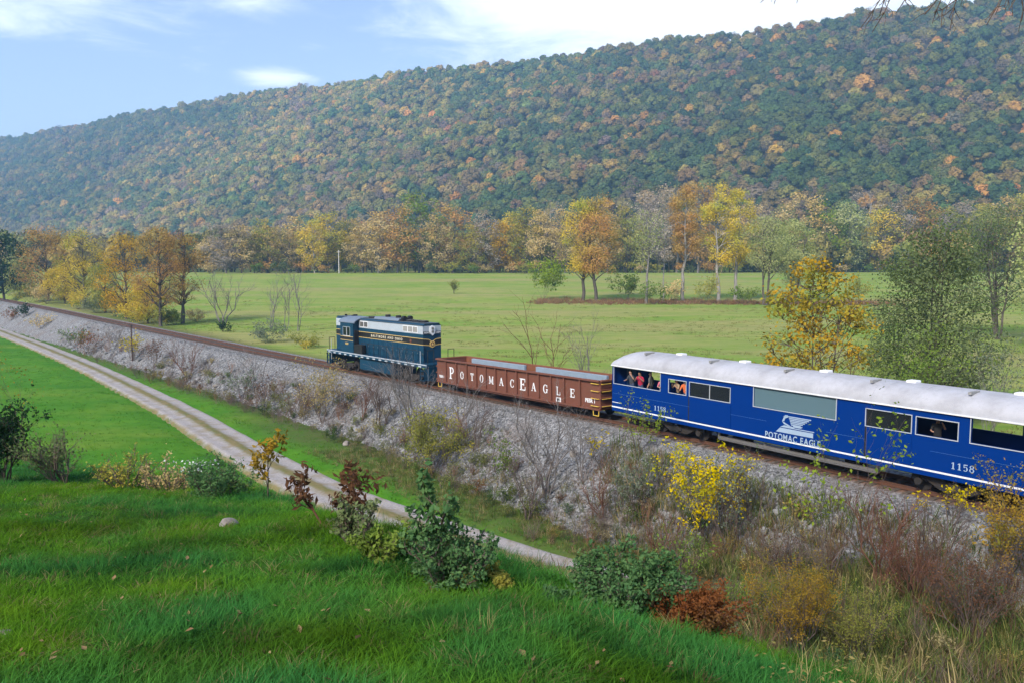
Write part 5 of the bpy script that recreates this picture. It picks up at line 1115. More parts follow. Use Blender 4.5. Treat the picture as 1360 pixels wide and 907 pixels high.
# ------------------------------------------------------------------ ground cover: grass, weeds, stones
def tuft(name, seed, n, h, spread, w, lean=.5, mat=None, seedhead=0, bend=.35):
    rng = np.random.default_rng(seed); V = []; Fq = []; rn = []
    for i in range(n):
        a = rng.uniform(0, 6.28); r = spread*math.sqrt(rng.uniform(0, 1)); p = np.array([math.cos(a)*r, math.sin(a)*r, -.02]); b = a+rng.normal()*.9; d = np.array([math.cos(b), math.sin(b), 0])*lean*rng.uniform(.2, 1.3); L = h*rng.uniform(.45, 1.15)
        side = np.array([-math.sin(b+.6*rng.normal()), math.cos(b), 0]); k = 4; t0 = rng.uniform(0, .75)
        for j in range(k):
            t = j/(k-1); c = p+np.array([0, 0, 1])*L*(t-bend*t*t*.6)+d*L*t*t*(.7+bend); ww = w*(1-t)**.6*.5+w*.04; o = len(V)
            V += [c-side*ww, c+side*ww]; q = min(1, t0+.25*t); rn += [q, q]
            if j: Fq.append((o-2, o-1, o+1, o))
        if seedhead and i < seedhead:
            e = c; ax = d/np.linalg.norm(d)*.7+np.array([0, 0, -.15]); ln = .085; rr = .011
            for m in range(3):
                th = m*2.09; s2 = np.array([0, 0, 1])*math.cos(th)+np.cross(ax, [0, 0, 1])*math.sin(th); o = len(V)
                V += [e, e+ax*ln*.4+s2*rr, e+ax*ln, e+ax*ln*.4-s2*rr]; rn += [.9]*4; Fq.append((o, o+1, o+2, o+3))
    return np_mesh(name, np.array(V), np.array(Fq), [mat], {'rnd': np.array(rn)})
def jitter_grid(rng, x0, x1, y0, y1, step):
    X, Y = np.meshgrid(np.arange(x0, x1, step), np.arange(y0, y1, step)); X = X.ravel()+rng.uniform(-.5, .5, X.size)*step; Y = Y.ravel()+rng.uniform(-.5, .5, Y.size)*step; return X, Y
def rots(rng, N, tilt=.12): return np.stack([rng.normal(size=N)*tilt, rng.normal(size=N)*tilt, rng.uniform(0, 6.28, N)], 1)
def lerp3(a, b, t): return np.asarray(a)[None]*(1-t[:, None])+np.asarray(b)[None]*t[:, None]

def build_lawn_grass():
    rng = np.random.default_rng(8); mat = tint_mat('grass_blade', .35, .55, 1.5)
    protos = [tuft('grass_tuft_%d' % i, 400+i, 34, [.12, .17, .14, .09][i], .11, .0052, .75, mat) for i in range(4)]
    PX = []; 
    for y0, y1, st in ((3.8, 7.5, .065), (7.5, 12, .095), (12, 18, .14), (18, 30, .22)):
        X, Y = jitter_grid(rng, -.72*y1, .72*y1, y0, y1, st); PX.append((X, Y))
    X = np.concatenate([p[0] for p in PX]); Y = np.concatenate([p[1] for p in PX]); d, _, _ = brow_dist(X, Y); ok = d < .5; X, Y, d = X[ok], Y[ok], d[ok]; Z = base_z(X, Y)
    ok, px, py = in_view(X, Y, Z, 60, 60); X, Y, Z, d = X[ok], Y[ok], Z[ok], d[ok]; N = len(X)
    p1 = fbm(X*.45, Y*.45, 71)*2; p2 = fbm(X*.9+5, Y*.9, 73)*2; p3 = fbm(X*2.2, Y*2.2, 75)*2
    teal = sst(p1, -.25, .35); col = lerp3((.070, .175, .012), (.036, .155, .034), teal); yel = sst(p2, .0, .4)[:, None]*(1-teal[:, None]*.7); col = col*(1-.55*yel)+np.array([[.10, .19, .010]])*.55*yel
    dry = (rng.uniform(0, 1, N) < .045+.10*sst(p3, .15, .5)); col[dry] = (.19, .165, .07)
    col *= rng.uniform(.75, 1.3, (N, 1))*(1-.38*sst(fbm(X*.7+31, Y*.7, 78)*2, .02, .4))[:, None]
    h = (.45+.45*sst(p1, -.1, .45)+.22*sst(-d, 2, 0))*rng.uniform(.7, 1.25, N)*(1+.012*Y)
    tall = rng.integers(0, 4, N)
    print('lawn tufts', N)
    scatter('lawn_grass', protos, np.stack([X, Y, Z], 1), rots(rng, N), np.stack([np.ones(N)*(1+.03*Y), np.ones(N)*(1+.03*Y), h], 1), tall, col, 'thick green lawn grass on the slope in the foreground', 'grass')
build_lawn_grass()

def build_weeds():
    rng = np.random.default_rng(18); mat = tint_mat('weed_blade', .3, .5, 1.4)
    pr = [tuft('weed_%d' % i, 430+i, [16, 20, 14, 22][i], [.5, .75, .95, .4][i], .24, .022, [.6, .5, .35, .9][i], mat, [0, 0, 0, 0][i]) for i in range(4)]
    Xs, Ys = jitter_grid(rng, -45, 45, 4, 60, .3); d, _, _ = brow_dist(Xs, Ys); S, U = su(Xs, Ys); gb = base_z(Xs, Ys, S, U); eb = emb_z(S, U)
    toe = (eb-gb); ld = lane_dist(Xs, Ys); lanev = ld > 2.2
    n1 = fbm(Xs*.35, Ys*.35, 81)*2
    on_slope = (d > .35) & (d < 16) & (gb > -3.9); right = (S < -2) & (U > 3) & (U < 30) & (d > .3)
    verge = (U > 2) & (np.abs(toe) < 1.5+.8*n1) & (S < 60) & (d > 3) ; strip = (ld > 2.1) & (U > 4) & (U < 12.5) & (S < 46) & (d > 4) & (toe < .6) & (n1 > -.3)
    bankw = (toe > -.2) & (toe < 2.3+1.4*n1) & (U > 3.4) & (n1 > -.22) & (rng.uniform(0, 1, len(Xs)) < .62)
    ok = (on_slope | (right & (d < 30)) | verge | bankw | (strip & (rng.uniform(0, 1, len(Xs)) < .9))) & lanev & (U > 2.6)
    ok &= in_view(Xs, Ys, np.maximum(gb, eb), 80, 80)[0]
    X, Y, d, U, S, n1, rt = Xs[ok], Ys[ok], d[ok], U[ok], S[ok], n1[ok], right[ok]; bk = bankw[ok]; st = strip[ok] | verge[ok]; Z = np.maximum(gb, eb)[ok]; ld2 = ld[ok]; N = len(X)
    straw = np.array([.33, .27, .125]); green = np.array([.10, .15, .035]); brown = np.array([.16, .105, .07]); olive = np.array([.18, .175, .055]); teal = np.array([.055, .12, .045])
    r = rng.uniform(0, 1, N); col = np.where((r < .42)[:, None], green, np.where((r < .7)[:, None], olive, np.where((r < .88)[:, None], straw, brown)))
    col = np.where((st & ~rt & (r > .34))[:, None], np.where((r < .66)[:, None], straw*.85, np.where((r < .88)[:, None], olive, green*1.1)), col); col = np.where((rt & (r > .5) & (n1 > -.1))[:, None], np.where((r < .7)[:, None], brown, np.where((r < .88)[:, None], olive, straw)), col)
    col = np.where(((d < 3) & (r < .6))[:, None], teal, col); col = np.where(bk[:, None], np.where((r < .3)[:, None], brown*1.1, np.where((r < .6)[:, None], straw*.8, np.where((r < .8)[:, None], olive, green))), col)
    col = col*rng.uniform(.7, 1.3, (N, 1)); sc = rng.uniform(.5, 1.15, N)*np.where(rt & (X > 5), 1.25, np.where((st | bk) & (U < 11.8) & (ld2 > 2.6), .72, np.where((X > -16) & (X < 5), .42, 1)))
    print('weeds', N)
    scatter('bank_weeds', pr, np.stack([X, Y, Z], 1), rots(rng, N, .15), sc, rng.integers(0, 4, N), col, 'tangled green and straw-coloured weeds between lawn, lane and railway bank', 'weeds')
    # foxtail grass with nodding seed heads, lower right
    mat2 = tint_mat('foxtail', .35, .6, 1.5); fp = [tuft('foxtail_%d' % i, 450+i, 9, .5, .1, .006, .8, mat2, 5) for i in range(3)]
    m = 420; px = rng.uniform(1040, 1370, m); py = rng.uniform(850, 930, m); P = np.array([ground_at(a, b) for a, b in zip(px[:90], py[:90])]); N = len(P)
    c = lerp3((.15, .15, .04), (.33, .27, .12), rng.uniform(0, 1, N))
    scatter('foxtail_grass', fp, P, rots(rng, N), rng.uniform(.6, 1.0, N), rng.integers(0, 3, N), c, 'foxtail grass with pale nodding seed heads at the lower right', 'grass')
    # tufts in the lower meadow and the far field
    mp = [tuft('meadow_%d' % i, 470+i, 12, .16, .28, .03, .9, mat2) for i in range(2)]
    X, Y = jitter_grid(rng, -95, 10, 34, 150, .75); S, U = su(X, Y); d, _, _ = brow_dist(X, Y); g = base_z(X, Y, S, U); ok = (U > 7.5) & (lane_dist(X, Y) > 2.0) & (d > 7) & in_view(X, Y, g, 20, 20)[0] & (rng.uniform(0, 1, len(X)) < 60/np.maximum(60, Y)); X, Y, g = X[ok], Y[ok], g[ok]; N = len(X)
    c = lerp3((.050, .17, .010), (.11, .21, .02), rng.uniform(0, 1, N))*rng.uniform(.75, 1.2, (N, 1))
    print('meadow', N)
    scatter('meadow_grass', mp, np.stack([X, Y, g], 1), rots(rng, N), rng.uniform(.6, 1.3, N), rng.integers(0, 2, N), c, 'short bright green grass on the low field by the lane', 'grass')
build_weeds()
def build_field_tufts():
    rng = np.random.default_rng(68); mat = tint_mat('field_tuft', .3, .6, 1.4); pr = [tuft('field_tuft_%d' % i, 510+i, 14, .28, .5, .05, 1.0, mat) for i in range(2)]
    n = 16000; Y = 55+rng.uniform(0, 1, n)**1.5*170; X = rng.uniform(-.66, .66, n)*Y; S, U = su(X, Y); q = fbm(X*.05, Y*.12, 87)*2+fbm(X*.3, Y*.5, 88); ok = (U < -8) & (q > .05); X, Y, S, U = X[ok], Y[ok], S[ok], U[ok]; N = len(X)
    c = lerp3((.13, .20, .03), (.30, .27, .11), np.clip(rng.normal(size=N)*.3+.55, 0, 1)); print('field tufts', N)
    scatter('field_grass', pr, np.stack([X, Y, base_z(X, Y, S, U)], 1), rots(rng, N), rng.uniform(.5, 1.3, N), rng.integers(0, 2, N), c, 'coarse dry grass tufts scattered over the hay field', 'grass')
build_field_tufts()
def build_strip():
    rng = np.random.default_rng(58); mat = tint_mat('strip_weed', .3, .6, 1.4); pr = [tuft('strip_weed_%d' % i, 490+i, 22, .9, .5, .05, .5, mat) for i in range(2)]; P = []
    kx = np.arange(690, 1181, 35.); K = np.array([ground_at(px, 403+.004*(px-860)) for px in kx]); px = rng.uniform(705, 1180, 1500); X = np.interp(px, kx, K[:, 0])+rng.normal(size=1500); Y = np.interp(px, kx, K[:, 1])+rng.normal(size=1500)*4
    P = np.stack([X, Y, base_z(X, Y)], 1); N = len(P); c = lerp3((.20, .10, .06), (.30, .20, .10), rng.uniform(0, 1, N))
    scatter('field_weed_strip', pr, P, rots(rng, N), rng.uniform(.6, 1.5, N), rng.integers(0, 2, N), c, 'strip of reddish dry weeds under the row of field trees', 'weeds')
    # leaves dropped on the lawn
    lv = []
    for i in range(2):
        V, Fq = leaf_arrays(np.random.default_rng(i), np.zeros((1, 3)), 1.0, 3, .7); lv.append(np_mesh('fallen_leaf_%d' % i, V, Fq, [mat], {'rnd': np.full(4, .5)}))
    m = 520; Y = rng.uniform(4, 16, m); X = rng.uniform(-.66, .66, m)*Y; ok = brow_dist(X, Y)[0] < 0; X, Y = X[ok], Y[ok]; keep = fbm(X*.8, Y*.8, 44)*2+rng.normal(size=len(X))*.2 > .05; X, Y = X[keep], Y[keep]; N = len(X)
    scatter('fallen_leaves', lv, np.stack([X, Y, base_z(X, Y)+.055+.03*rng.uniform(0, 1, N)], 1), rots(rng, N, .35), rng.uniform(.03, .06, N), rng.integers(0, 2, N), lerp3((.18, .10, .05), (.38, .27, .14), rng.uniform(0, 1, N)), 'dry brown leaves dropped on the lawn grass', 'leaves')
build_strip()

def build_brush():
    rng = np.random.default_rng(38); mat = tint_mat('brush_twig', 0, .8, 1.2); pr = []
    for i in range(4):
        me, _, _ = bare_mesh(480+i, 1.0, .9, mat, [7, 5, 9, 4][i], 2, .012, .5, 4, 3); at = me.attributes.new('rnd', 'FLOAT', 'POINT'); at.data.foreach_set('value', rng.uniform(0, 1, len(me.vertices)).astype(np.float32)); pr.append(me)
    X, Y = jitter_grid(rng, -70, 40, 8, 130, .8); S, U = su(X, Y); g = base_z(X, Y, S, U); e = emb_z(S, U); t = e-g; n1 = fbm(X*.22, Y*.22, 83)*2; d, _, _ = brow_dist(X, Y); r = rng.uniform(0, 1, len(X))
    low = (U > 4.2) & (t < 2.6+1.6*n1) & (t > -1.6) & (r < .28+.45*n1); right = (S < -3) & (U > 4.6) & (U < 22) & (d > 1.2) & (r < .22)
    ok = (low | right) & (lane_dist(X, Y) > 2.2) & in_view(X, Y, np.maximum(g, e), 40, 40)[0]; X, Y, Z = X[ok], Y[ok], np.maximum(g, e)[ok]; rt = right[ok]; N = len(X); q = rng.uniform(0, 1, N)
    col = np.where((q < .5)[:, None], [(.15, .115, .10)], np.where((q < .8)[:, None], [(.20, .16, .12)], [(.24, .13, .08)]))*rng.uniform(.7, 1.25, (N, 1))
    sc = rng.uniform(.6, 1.5, N)*np.where(rt, 1.1, 1); scatter('bank_brush', pr, np.stack([X, Y, Z], 1), rots(rng, N, .12), np.stack([sc, sc, sc*rng.uniform(.8, 1.4, N)], 1), rng.integers(0, 4, N), col, 'purple-brown leafless brush along the foot of the railway bank', 'brush'); print('brush', N)
build_brush()
def build_scrub():
    rng = np.random.default_rng(39); mat = tint_mat('scrub_leaf', .3, .55, 1.45); pr = []
    for i in range(4):
        sm, tips, r2 = bare_mesh(520+i, 1.0, 1.0, mat, 8, 2, .01, .45, 4, 3); tips = tips[tips[:, 2] > .12]; n = [420, 300, 520, 260][i]; C = tips[r2.integers(len(tips), size=n)]+r2.normal(size=(n, 3))*.04; C[:, 2] = np.maximum(C[:, 2], .02); LV, LF = leaf_arrays(r2, C, [.065, .08, .05, .09][i], .3, .6)
        sv = np.empty(len(sm.vertices)*3, np.float32); sm.vertices.foreach_get('co', sv); sv = sv.reshape(-1, 3); sf = np.empty(len(sm.loops), np.int32); sm.loops.foreach_get('vertex_index', sf)
        pr.append(np_mesh('scrub_%d' % i, np.concatenate([LV, sv]), np.concatenate([LF, sf.reshape(-1, 4)+len(LV)]), [mat], {'rnd': np.concatenate([np.repeat(r2.uniform(0, 1, n), 4), np.full(len(sv), .08)])}))
    X, Y = jitter_grid(rng, -60, 40, 9, 105, 1.15); S, U = su(X, Y); g = base_z(X, Y, S, U); e = emb_z(S, U); t = e-g; n1 = fbm(X*.16, Y*.16, 85)*2; d, _, _ = brow_dist(X, Y); r = rng.uniform(0, 1, len(X))
    low = (U > 4.4) & (t < 2.2+1.6*n1) & (t > -1.2) & (r < .48+.6*n1); right = (S < -4) & (U > 5.2) & (U < 24) & (d > 1.5) & (r < .5)
    ok = (low | right) & (lane_dist(X, Y) > 3.0) & in_view(X, Y, np.maximum(g, e), 60, 60)[0]; X, Y, Z = X[ok], Y[ok], np.maximum(g, e)[ok]; rt = right[ok]; N = len(X); q = rng.integers(0, 7, N)
    pal = np.array([(.10, .15, .035), (.15, .17, .045), (.06, .12, .045), (.30, .24, .07), (.17, .19, .06), (.20, .11, .05), (.28, .24, .12)]); sc = rng.uniform(.55, 1.25, N)*np.where(rt, .9, 1.1)
    scatter('bank_scrub', pr, np.stack([X, Y, Z], 1), rots(rng, N, .12), np.stack([sc, sc, sc*rng.uniform(.7, 1.2, N)], 1), rng.integers(0, 4, N), pal[q]*rng.uniform(.75, 1.2, (N, 1)), 'low leafy green, straw and rust scrub covering the foot of the bank', 'scrub'); print('scrub', N)
build_scrub()

def stone_mesh(name, seed, mat, sub=1, rough=.35):
    bm = bmesh.new(); bmesh.ops.create_icosphere(bm, subdivisions=sub, radius=.5); rng = np.random.default_rng(seed)
    q = rand_dirs(rng, 7); off = rng.uniform(.28, .46, 7); sc = np.array([1, rng.uniform(.65, .95), rng.uniform(.5, .8)])
    V = np.array([v.co[:] for v in bm.verts])
    for n, o in zip(q, off):                      # chop flat facets
        t = V @ n; V = V-np.maximum(t-o, 0)[:, None]*n
    V = V*sc*(1+rng.normal(size=(len(V), 1))*.05*rough); Ft = np.array([[v.index for v in f.verts] for f in bm.faces]); bm.free()
    return np_mesh(name, V, None, [mat], {'rnd': np.full(len(V), .5)}, Ft=Ft)
def build_stones():
    rng = np.random.default_rng(28); mat = tint_mat('broken_stone', 0, .8, 1.2); pr = [stone_mesh('ballast_stone_%d' % i, 500+i, mat) for i in range(5)]
    # positions on the bank: denser and finer where it is close
    s = []; u = []
    for s0, s1, dens in ((-30, -5, 95), (-5, 30, 66), (30, 70, 34), (70, 130, 12)):
        n = int((s1-s0)*8.2*dens); s.append(rng.uniform(s0, s1, n)); u.append(rng.uniform(1.5, 9.7, n))
    S = np.concatenate(s); U = np.concatenate(u); tx, ty, h = track_at(S); X = tx-np.cos(h)*U; Y = ty-np.sin(h)*U
    slope = sst(U, 2.4, 4); Z = emb_z(S, U)+slope*sst(np.abs(U), 3.2, 6.5)*(.6*fbm(X*.5, Y*.5, 31)+.4*fbm(X*1.6, Y*1.6, 33, 3)); g = base_z(X, Y); ok = (Z > g-.25) & in_view(X, Y, Z, 30, 30)[0]
    X, Y, Z, U, S = X[ok], Y[ok], Z[ok], U[ok], S[ok]; N = len(X)
    size = np.exp(rng.normal(size=N)*.38)*np.where(U < 4.2, .062, .082)*(1+.009*np.maximum(Y-30, 0)); patch = fbm(X*.28, Y*.28, 91)*2
    big = (rng.uniform(0, 1, N) < .02+.06*sst(patch, .0, .4)) & (U > 3.6); size = np.where(big, size*rng.uniform(1.8, 4., N), size)
    v = rng.uniform(0, 1, N); col = lerp3((.100, .103, .104), (.27, .277, .28), v); brn = (sst(fbm(X*.4+9, Y*.4, 93)*2, .1, .5)*sst(U, 3.5, 6))[:, None]*.6; col = col*(1-brn)+np.array([[.15, .115, .09]])*brn
    print('stones', N)
    scatter('ballast_stones', pr, np.stack([X, Y, Z+size*.12], 1), rng.uniform(0, 6.28, (N, 3)), size, rng.integers(0, 5, N), col, 'loose grey ballast stone covering the railway bank', 'ballast')
    k = NT('boulder_rock'); P = k.pos(); n = k.noise(2.2, 6, .65, P); n2 = k.noise(9, 4, .6, P); k.bsdf(k.mix(k.maprange(n, .35, .65), (.13, .115, .10), (.30, .275, .25)), .9, spec=.15, bump=n2, bump_s=.6, bump_d=.03)
    for i, (px, py, w, lab) in enumerate([(806, 698, 24, 'largest grey boulder at the foot of the bank below the coach'), (829, 690, 16, 'smaller boulder right of the largest one at the bank foot'), (842, 668, 13, 'grey rock higher up the bank than the two boulders'), (478, 586, 16, 'pale rock on the bank under the reddish bare twigs'), (460, 592, 12, 'dark angular rock left of the pale rock on the bank'), (288, 513, 11, 'white broken rock at the foot of the left bank'), (304, 700, 30, 'flat grey stone lying in the lawn'), (4, 846, 26, 'grey stone at the left edge of the lawn'), (762, 604, 14, 'light grey rock in the ballast below the gondola end'), (932, 806, 12, 'small pale stone by the rust-red bush'), (628, 655, 13, 'grey rock in the straw grass above the lane')]):
        g = ground_at(px, py); sz = w/F_PX*g[1]; o = link('boulder', stone_mesh('boulder', 600+i, k.m, 3), None, (float(g[0]), float(g[1]), float(g[2]+sz*.12)), (.2, .1, i*1.3), (sz*1.05,)*3); tag(o, lab, 'rock', 'loose rocks on bank and lawn')
build_stones()

# ------------------------------------------------------------------ posts
def build_posts():
    g = ground_at(176, 482); h = 50/F_PX*g[1]; o = empty('signal_post', tuple(map(float, g))); m = MB(); m.cyl((0, 0, -.3), (0, 0, h), .09, 8); m.build('post', paint('rusty_post', (.075, .045, .035), .8, .3), o); MB().box(-.16, .16, -.05, .05, h-.35, h).build('plate', M_DARK, o)
    tag(o, 'thin dark rusty post on the left bank beside the yellow bush', 'post')
    X = (451-680)/F_PX*344; z = float(base_z(X, 344)[0]); o = empty('utility_pole', (X, 344, z)); pm = paint('weathered_pole', (.55, .53, .50), .8, .2); MB().cyl((0, 0, -.4), (0, 0, 9.5), .2, 8, .15).build('pole', pm, o); MB().box(-.8, .8, -.06, .06, 8.7, 8.85).build('crossarm', pm, o)
    tag(o, 'pale utility pole standing before the far tree line', 'pole')
build_posts()

# ------------------------------------------------------------------ bare branches hanging in from a tree beside the viewpoint
def build_overhang():
    rng = np.random.default_rng(99); b0 = np.array([6.2, 2.4, float(base_z(6.2, 2.4)[0])]); o = empty('overhanging_tree', tuple(b0)); wd = Wood(); top = np.array([-.6, 1.2, 9.])
    wd.limb(rng, (0, 0, -.4), top, .24, .12, 8, .012); wd.limb(rng, top, top+np.array([.5, .5, 4]), .12, .03, 5, .03); wd.mesh('trunk', BARK, 8) and None
    link('trunk', wd.mesh('trunk', BARK, 8), o)
    def place(px, py, Yd): d = pix_dir(px, py); t = Yd/d[1]; return d*t+np.array([0, 0, CAM_H])-b0
    for (px, py, Yd), ends in (((1250, -150, 6.3), [(1143, 38), (1158, 44), (1168, 22), (1190, 18)]), ((1330, -140, 6.0), [(1238, 32), (1250, 36), (1262, 40), (1228, 20)]), ((1400, -120, 5.6), [(1310, 34), (1322, 20), (1355, 30), (1340, 14)]), ((1120, -160, 6.6), [(1010, 4), (1028, 6), (1058, 5)])):
        w2 = Wood(); q = place(px, py, Yd); w2.limb(rng, top*np.array([1, 1, .95]), q, .055, .02, 6, .02)
        for ex, ey in ends:
            e = place(ex, ey, Yd+rng.normal()*.15); mid = q+(e-q)*.55+rng.normal(size=3)*.03; pts = w2.limb(rng, q, e, .011, .0028, 7, .03)
            for j in range(2, 7):
                for _ in range(3):
                    dv = (e-q)/np.linalg.norm(e-q)*.6+rand_dirs(rng, 1)[0]*.8; w2.limb(rng, pts[j], pts[j]+dv*rng.uniform(.06, .16), .0035, .0014, 3, .08)
        link('bough', w2.mesh('bough', BARK_TWIG, 4), o)
    tag(o, 'bare tree beside the viewpoint whose twigs hang in at the top right', 'tree')
build_overhang()

# ------------------------------------------------------------------ passengers at the open windows
def person(loc_x, loc_y, facing, skin, shirt, hair, trousers, pose, label, lean=0.0, height=1.72, bald=False):
    """one continuous skinned body, posed joint by joint; local +y looks out of the window (towards the camera)"""
    k = height/1.72
    J = {'pel': (0, 0, .95), 'sp': (0, .02+lean*.3, 1.15), 'ch': (0, .02+lean*.7, 1.36), 'nk': (0, .02+lean*.95, 1.50), 'hd': (0, .05+lean*1.1, 1.60), 'tp': (0, .05+lean*1.15, 1.72),
         'hl': (-.10, 0, .9), 'kl': (-.11, .04, .5), 'al': (-.11, 0, .09), 'tl': (-.12, .16, .04), 'hr': (.10, 0, .9), 'kr': (.11, .04, .5), 'ar': (.11, 0, .09), 'tr': (.12, .16, .04),
         'shl': (-.18, .02+lean*.8, 1.40), 'shr': (.18, .02+lean*.8, 1.40)}
    arms = {'rest': ((-.27, .10, 1.16), (-.20, .36, 1.16), (-.14, .46, 1.17), (.27, .10, 1.16), (.20, .36, 1.16), (.14, .46, 1.17)), 'camera': ((-.28, .14, 1.18), (-.12, .30, 1.40), (-.05, .34, 1.48), (.28, .14, 1.18), (.12, .30, 1.40), (.05, .34, 1.48)),
            'raise': ((-.30, .12, 1.24), (-.20, .26, 1.48), (-.14, .27, 1.58), (.27, .10, 1.16), (.22, .36, 1.15), (.16, .46, 1.16)), 'down': ((-.24, -.02, 1.14), (-.25, .08, .92), (-.25, .11, .83), (.24, -.02, 1.14), (.25, .08, .92), (.25, .11, .83))}[pose]
    for n, p in zip(('el', 'wl', 'fl', 'er', 'wr', 'fr'), arms): J[n] = (p[0], p[1]+lean*.7, p[2])
    E = [('pel', 'sp'), ('sp', 'ch'), ('ch', 'nk'), ('nk', 'hd'), ('hd', 'tp'), ('pel', 'hl'), ('hl', 'kl'), ('kl', 'al'), ('al', 'tl'), ('pel', 'hr'), ('hr', 'kr'), ('kr', 'ar'), ('ar', 'tr'), ('ch', 'shl'), ('shl', 'el'), ('el', 'wl'), ('wl', 'fl'), ('ch', 'shr'), ('shr', 'er'), ('er', 'wr'), ('wr', 'fr')]
    RAD = {'pel': (.15, .11), 'sp': (.14, .10), 'ch': (.15, .105), 'nk': (.055, .055), 'hd': (.085, .10), 'tp': (.07, .085), 'hl': (.085, .085), 'hr': (.085, .085), 'kl': (.06, .06), 'kr': (.06, .06), 'al': (.045, .045), 'ar': (.045, .045), 'tl': (.04, .03), 'tr': (.04, .03), 'shl': (.06, .06), 'shr': (.06, .06), 'el': (.042, .042), 'er': (.042, .042), 'wl': (.032, .032), 'wr': (.032, .032), 'fl': (.035, .02), 'fr': (.035, .02)}
    names = list(J); me = bpy.data.meshes.new('body'); me.from_pydata([tuple(np.array(J[n])*k) for n in names], [(names.index(a), names.index(b)) for a, b in E], [])
    ob = bpy.data.objects.new('body_tmp', me); COL.objects.link(ob); ob.modifiers.new('skin', 'SKIN'); 
    for i, n in enumerate(names): v = me.skin_vertices[0].data[i]; v.radius = (RAD[n][0]*k, RAD[n][1]*k); v.use_root = n == 'pel'
    sd = ob.modifiers.new('sub', 'SUBSURF'); sd.levels = 2; sd.render_levels = 2
    dg = bpy.context.evaluated_depsgraph_get(); bme = bpy.data.meshes.new_from_object(ob.evaluated_get(dg)); bpy.data.objects.remove(ob); bme.name = 'body'
    bme.materials.clear()
    for m in (skin, shirt, trousers): bme.materials.append(m)
    A = np.array([J[a] for a, b in E])*k; B = np.array([J[b] for a, b in E])*k; kind = [0 if (a in ('nk', 'hd') or b in ('wl', 'wr', 'fl', 'fr', 'tp', 'nk') and a != 'ch') else 2 if a in ('hl', 'hr', 'kl', 'kr', 'al', 'ar') or b in ('hl', 'hr') else 1 for a, b in E]
    for p in bme.polygons:
        c = np.array(p.center[:]); t = np.clip(((c-A)*(B-A)).sum(1)/((B-A)**2).sum(1), 0, 1); p.material_index = kind[int(np.argmin(np.linalg.norm(A+(B-A)*t[:, None]-c, axis=1)))]; p.use_smooth = True
    o = empty('person', (0, 0, 0)); link('body', bme, o)
    hd = np.array(J['hd'])*k; f = MB()
    def blob(name, c, s, mat, cut=None, sub=2):
        bm = bmesh.new(); bmesh.ops.create_icosphere(bm, subdivisions=sub, radius=1)
        for v in bm.verts: v.co = Vector((v.co.x*s[0], v.co.y*s[1], v.co.z*s[2]))+Vector(c)
        m = bpy.data.meshes.new(name); bm.to_mesh(m); bm.free(); m.materials.append(mat); m.polygons.foreach_set('use_smooth', np.ones(len(m.polygons), bool)); return link(name, m, o)
    y0 = hd[1]+.085*k
    blob('nose', (0, y0+.02, hd[2]+.01), (.014, .022, .02), skin, sub=1); blob('mouth', (0, y0+.004, hd[2]-.045), (.025, .008, .008), MOUTH, sub=1)
    for s_ in (-1, 1): blob('eye', (s_*.032, y0-.002, hd[2]+.035), (.012, .008, .008), EYE, sub=1); blob('ear', (s_*.085, hd[1]-.005, hd[2]+.015), (.012, .022, .032), skin, sub=1)
    if not bald: blob('hair', (0, hd[1]-.03, hd[2]+.075), (.088, .10, .085), hair)
    R_ = coach.matrix_basis if False else coach.rotation_euler.to_matrix()
    o.location = (coach.location+R_ @ Vector((loc_x, loc_y, 1.56))); o.rotation_euler = (0, 0, coach.rotation_euler.z+math.pi+facing)
    return tag(o, label, 'person')
EYE = paint('eye_dark', (.02, .015, .012), .3, 0); MOUTH = paint('lips', (.25, .09, .08), .6, 0)
SK1 = paint('skin_light', (.46, .27, .19), .55, .05); SK2 = paint('skin_tan', (.36, .20, .13), .55, .05)
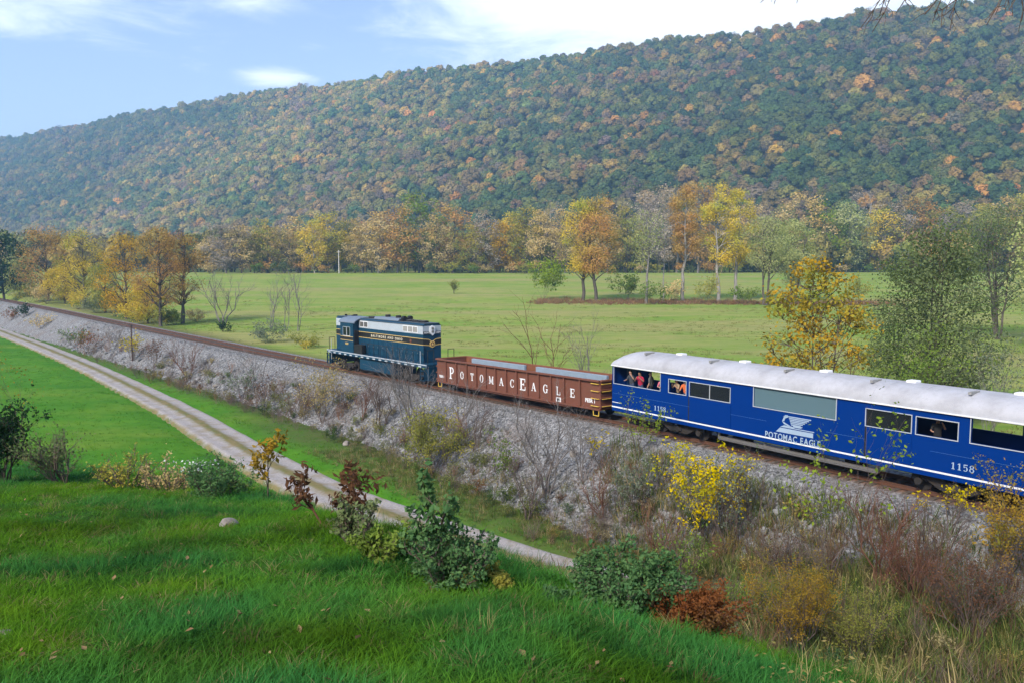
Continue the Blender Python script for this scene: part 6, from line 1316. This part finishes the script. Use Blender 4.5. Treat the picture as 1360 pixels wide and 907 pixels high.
def cloth(n, c): return paint(n, c, .9, .15, tuple(x*.6 for x in c), streak=False)
C_DK = cloth('dark_grey_cloth', (.05, .055, .065)); C_CR = cloth('crimson_cloth', (.36, .018, .055)); C_GY = cloth('grey_jacket_cloth', (.10, .105, .105)); C_PK = cloth('pink_cloth', (.55, .13, .20)); C_OR = cloth('orange_cloth', (.68, .16, .05)); C_BK = cloth('black_cloth', (.018, .018, .02)); C_JN = cloth('denim', (.05, .07, .13)); C_TN = cloth('tan_cloth', (.3, .22, .14))
H_BR = cloth('brown_hair', (.06, .035, .02)); H_BK = cloth('black_hair', (.015, .012, .01)); H_GY = cloth('grey_hair', (.3, .29, .28))
person(-10.95, -1.12, .1, SK1, C_DK, H_BR, C_JN, 'raise', 'person in dark top with a raised hand at the coach end window', .12)
person(-10.25, -1.10, .35, SK2, C_CR, H_BK, C_JN, 'camera', 'person in crimson jacket with hands at the face in the end window', .12)
person(-9.45, -1.05, -1.3, SK1, C_GY, H_GY, C_BK, 'down', 'bald person in grey jacket seen sideways in the end window', .02, 1.76, True)
person(-8.58, -1.10, .9, SK1, C_PK, H_BK, C_JN, 'rest', 'person in pink top half hidden at the right of the end window', .2, 1.6)
person(-7.25, -1.10, -.2, SK2, C_TN, H_BK, C_BK, 'camera', 'person holding a camera in the small square window', .15, 1.62)
person(-6.72, -1.10, .4, SK1, C_OR, H_GY, C_JN, 'rest', 'person in orange shirt leaning at the small square window', .2, 1.66)
person(6.95, -.9, .5, SK2, C_BK, H_BK, C_BK, 'raise', 'person in black shirt in the dark window near the right number', .1, 1.6)
m = MB(); m.box(-.06, .06, -.03, .03, -.04, .04); m.cyl((0, .03, 0), (0, .09, 0), .03, 10)
_p = coach.location+coach.rotation_euler.to_matrix() @ Vector((-7.25, -1.10-.47, 1.56+1.44)); _c = m.build('camera_body', M_BLACK, None, _p[:], (0, 0, coach.rotation_euler.z+math.pi-.2)); _c.name = 'handheld_camera'; tag(_c, 'small black camera held up in the square coach window', 'camera')
